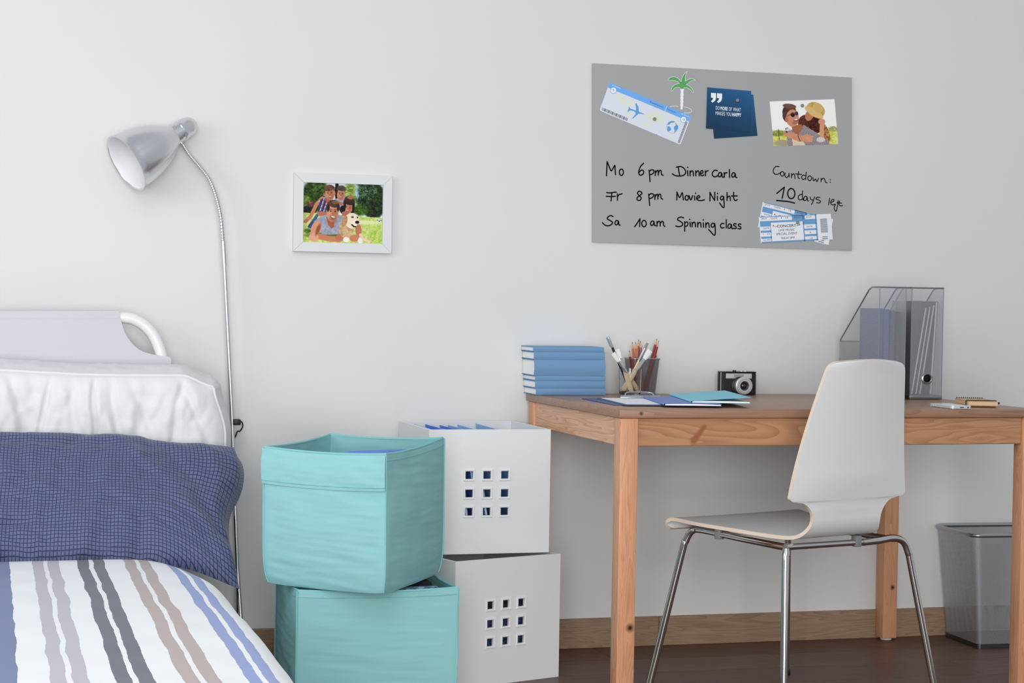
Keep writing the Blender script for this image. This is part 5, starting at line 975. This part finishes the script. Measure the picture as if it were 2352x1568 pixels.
for i, (x, ln, h_, sx_) in enumerate(((.004, .0, .313, 0), (.024, -.04, .316, 1), (.046, -.07, .312, 1), (.072, -.09, .317, 1), (.098, -.11, .313, 1), (.126, -.13, .316, 0), (.156, -.15, .317, 1), (.190, -.17, .319, 1), (.250, -.19, .323, 1))):
    t_ = thing('folder', 'blue folder standing in the upper white box, '+fold_desc[i], 'folder', (1.1155+x+.02, -.350, .3385), group='blue folders in the upper white box'); t_.rotation_euler = (0, ln, .0)
    t_.rotation_euler.z = 0.
    g = G(); g.box((0, 0, 0), (.0016, .30, h_), .0004, 1); g.build('cover', (lbl if i in (1, 2, 4, 6, 7, 8) else mbl), t_, smooth=0)
    g = G(); g.box((.0020, .003, .001), (.0046, .296, h_-.006)); g.build('papers', MATS['white_paper'], t_, smooth=0)
    g = G(); g.box((.0050, .0, 0), (.0064, .30, h_-.003), .0004, 1); g.build('cover', (lbl if i in (1, 2, 4, 6, 7, 8) else mbl), t_, smooth=0)
glit = mat('sequinned_navy_cloth', (40, 58, 84), .35, .3, bump=1., bscale=260, var=.85, vscale=180)
g = G(); n_ = 26
g.grid(lambda u, v: (.012+u*(BW-.024), .012+v*(BD-.026), .196+.012*nz(u*4, v*4)-.04*u*0), n_, n_); g.grid(lambda u, v: (.012+u*(BW-.024), .012+.003*nz(u*9, v*9), .008+(.188+.012*nz(u*4, 0))*v), n_, n_)
o = g.build('folded_blanket', glit, smooth=180); o.location = lo_.location; o.rotation_euler = lo_.rotation_euler; tag(o, 'dark glittery blue blanket stuffed inside the lower white box', 'blanket')

# ================================================================== turquoise fabric boxes
tq = mat('turquoise_fabric', (142, 196, 197), .85, bump=.12, bscale=900); tqs = mat('turquoise_seam', (132, 196, 197), .85)
def fabric_box(lab, cs_b, cs_t, zb_, zts, flap_side=None, seed=0., wr=1., sag=.0, bulge=.008):
    """cs_*: four xy corners (counter clockwise from the front corner), zts: four rim heights"""
    cb_ = [Vector((*c, 0)) for c in cs_b]; ct_ = [Vector((*c, 0)) for c in cs_t]; cen = sum(cb_, Vector())/4
    t_ = thing('fabric_box', lab, 'box', (cen.x, cen.y, zb_), group='turquoise fabric boxes'); NS, NZ, R_ = 54, 80, .05
    def pt(side, u, v, off=0.):
        a0, a1 = cb_[side], cb_[(side+1) % 4]; b0, b1 = ct_[side], ct_[(side+1) % 4]
        lo1 = a0.lerp(a1, u); hi1 = b0.lerp(b1, u); p_ = lo1.lerp(hi1, v); d = (a1-a0).normalized(); n_ = Vector((d.y, -d.x, 0)) ; e = 4*u*(1-u)
        zt = zts[side]*(1-u)+zts[(side+1) % 4]*u-.006*e
        z = zb_+(zt-zb_)*v; crn = 1-e**.5
        z += .005*crn*(1-v)**8-sag*e*(1-v)**4
        bl_ = bulge*math.sin(PI*min(1, v*1.0))**.7*e**.6
        w_ = (.0030*nz(u*1.5+seed, v*9+u*1.5, side*7+seed)+.0014*nz(u*2.5+seed, v*26+u*2, side*3.)+.0022*nz(u*5, v*6, seed+side)+.0006*nz(u*6, v*60, seed))*wr*(1. if side == flap_side else .7)*min(1, 10*u, 10*(1-u))
        p2 = p_+n_*(bl_+w_-off); inw = (cen-p_).normalized()
        p2 += inw*(.007*crn*(1-v)**10+.006*(1-v)**16) 
        c2 = (cen-p_); p2 += Vector((c2.x, c2.y, 0)).normalized()*off*crn
        return (p2.x, p2.y, z)
    for side in range(4):
        g = G(); g.grid(lambda u, v: pt(side, u, v), NS, NZ); g.grid(lambda u, v: pt(side, u, v, .0045), NS, NZ, flip=True)
        vs = []; [vs.extend((pt(side, i/NS, 1), pt(side, i/NS, 1, .0045))) for i in range(NS+1)]; g.add(vs, [(2*i, 2*i+1, 2*i+3, 2*i+2) for i in range(NS)])
        g.build('side_panel', tq, t_, world=True, smooth=60)
        g = G(); g.tube([Vector(pt(side, 0, j/30))+(Vector(pt(side, 0, j/30))-Vector((cen.x, cen.y, pt(side, 0, j/30)[2]))).normalized()*.0012 for j in range(31)], .0022, 6); g.build('corner_seam', tqs, t_, world=True, smooth=60)
        g = G(); g.tube([Vector(pt(side, i/40, 1, .002))+Vector((0, 0, .0008)) for i in range(41)], .0032, 8); g.build('rim_hem', tqs, t_, world=True, smooth=60)
        g = G(); g.tube([pt(side, i/40, .957, -.0004) for i in range(41)], .0009, 6); g.build('stitching', tqs, t_, world=True, smooth=60)
        if side == flap_side:
            g = G(); f0 = lambda u, v: pt(side, .003+.994*u, .742+.255*v, -.0035-.002*math.sin(v*PI)-.0012*nz(u*9, v*4, 3))
            g.grid(f0, 60, 20); g.grid(lambda u, v: pt(side, .003+.994*u, .742+.255*v, .0005), 40, 6, flip=True)
            vs = []; [vs.extend((f0(i/60, 0), pt(side, .003+.994*i/60, .742, .0005))) for i in range(61)]; g.add(vs, [(2*i, 2*i+1, 2*i+3, 2*i+2) for i in range(60)])
            tag(g.build('handle_flap', tq, t_, world=True, smooth=60), 'stitched turquoise flap along the rim')
            g = G(); g.tube([pt(side, .005+.99*i/40, .768, -.0052) for i in range(41)], .0010, 6); g.build('stitching', tqs, t_, world=True, smooth=60)
    g = G(); q_ = [Vector((*c, zb_+.004)) for c in cs_b]; q_ = [Vector(((v.x-cen.x)*.86+cen.x, (v.y-cen.y)*.86+cen.y, v.z)) for v in q_]; g.prism(q_, (0, 0, .004)); g.build('bottom_panel', tq, t_, world=True, smooth=0)
    return t_
# lower box
LB = [(.700, -.820), (1.080, -.836), (1.078, -.515), (.700, -.500)]
fabric_box('turquoise fabric box standing on the floor at the bottom of the stack', LB, [(.700, -.822), (1.083, -.838), (1.080, -.512), (.698, -.498)], .001, (.3155, .3155, .318, .317), seed=2.3, wr=.8, bulge=.006)
# upper box: front corner, right corner, back corner, left corner
UBb = [(.882, -.948), (1.094, -.632), (.848, -.420), (.634, -.730)]
UBt = [(.880, -.948), (1.092, -.635), (.843, -.418), (.630, -.728)]
fabric_box('turquoise fabric box with folders, upper one of the stack, set at an angle', UBb, UBt, .3195, (.6440, .658, .652, .645), flap_side=3, seed=7.7, bulge=.010)
def folder_between(p0, p1, zt, zb_, lab, m, th=.003, group=None):
    t_ = thing('folder', lab, 'folder', (p0[0], p0[1], zb_), group=group); d = Vector((p1[0]-p0[0], p1[1]-p0[1], 0)); t_.rotation_euler = (0, 0, math.atan2(d.y, d.x)); L0 = d.length
    g = G(); g.box((0, -th, 0), (L0, -th+.0012, zt-zb_), .0004, 1); g.build('cover', m, t_, smooth=0)
    g = G(); g.box((.003, -th+.0014, .001), (L0-.003, -.0002, zt-zb_-.004)); g.build('papers', MATS['white_paper'], t_, smooth=0)
    g = G(); g.box((0, 0, 0), (L0, .0012, zt-zb_), .0004, 1); g.build('cover', m, t_, smooth=0); return t_
pb = mat('periwinkle_folder', (120, 152, 222), .5)
for k, (a, b) in enumerate((((775, 1040), (893, 1037)), ((790, 1039), (918, 1033)), ((800, 1036), (934, 1031)))):
    A0 = on_z(*a, .640-.0*k); B0 = on_z(*b, .641)
    folder_between((A0.x, A0.y), (B0.x, B0.y), .641, .336, ('blue folder nearest the front rim inside the upper turquoise box', 'second blue folder from the front rim in the upper turquoise box', 'third blue folder from the front rim in the upper turquoise box')[k], pb, group='folders in the upper turquoise box')
def check_cloth():
    m = bpy.data.materials.new('checked_cloth'); m.use_nodes = True; nt = m.node_tree; b = nt.nodes['Principled BSDF']
    tc = nt.nodes.new('ShaderNodeTexCoord'); ck = nt.nodes.new('ShaderNodeTexBrick'); ck.inputs['Scale'].default_value = 60; ck.inputs['Color1'].default_value = lin((36, 48, 84)); ck.inputs['Color2'].default_value = lin((170, 200, 226)); ck.inputs['Mortar'].default_value = lin((100, 140, 190)); ck.inputs['Brick Width'].default_value = .5; ck.inputs['Row Height'].default_value = .25
    nt.links.new(tc.outputs['Object'], ck.inputs[0]); nt.links.new(ck.outputs[0], b.inputs['Base Color']); b.inputs['Roughness'].default_value = .85; return m
ckm = check_cloth()
for k, (y, z0, z1, lab) in enumerate(((-.800, .010, .301, 'folded blue and white checked cloth inside the lower turquoise box'), (-.755, .010, .306, 'second checked cloth behind the first inside the lower turquoise box'))):
    g = G(); g.box((.90, y, z0), (1.063, y+.036, z1), .012, 4); o = g.build('folded_cloth', ckm, smooth=60); tag(o, lab, 'cloth', 'checked cloths in the lower turquoise box')
g = G(); g.box((.95, -.70, .010), (1.055, -.62, .312), .012, 3); tag(g.build('folded_garment', mat('black_cloth', (22, 24, 32), .85)), 'black folded garment at the back of the lower turquoise box', 'garment')
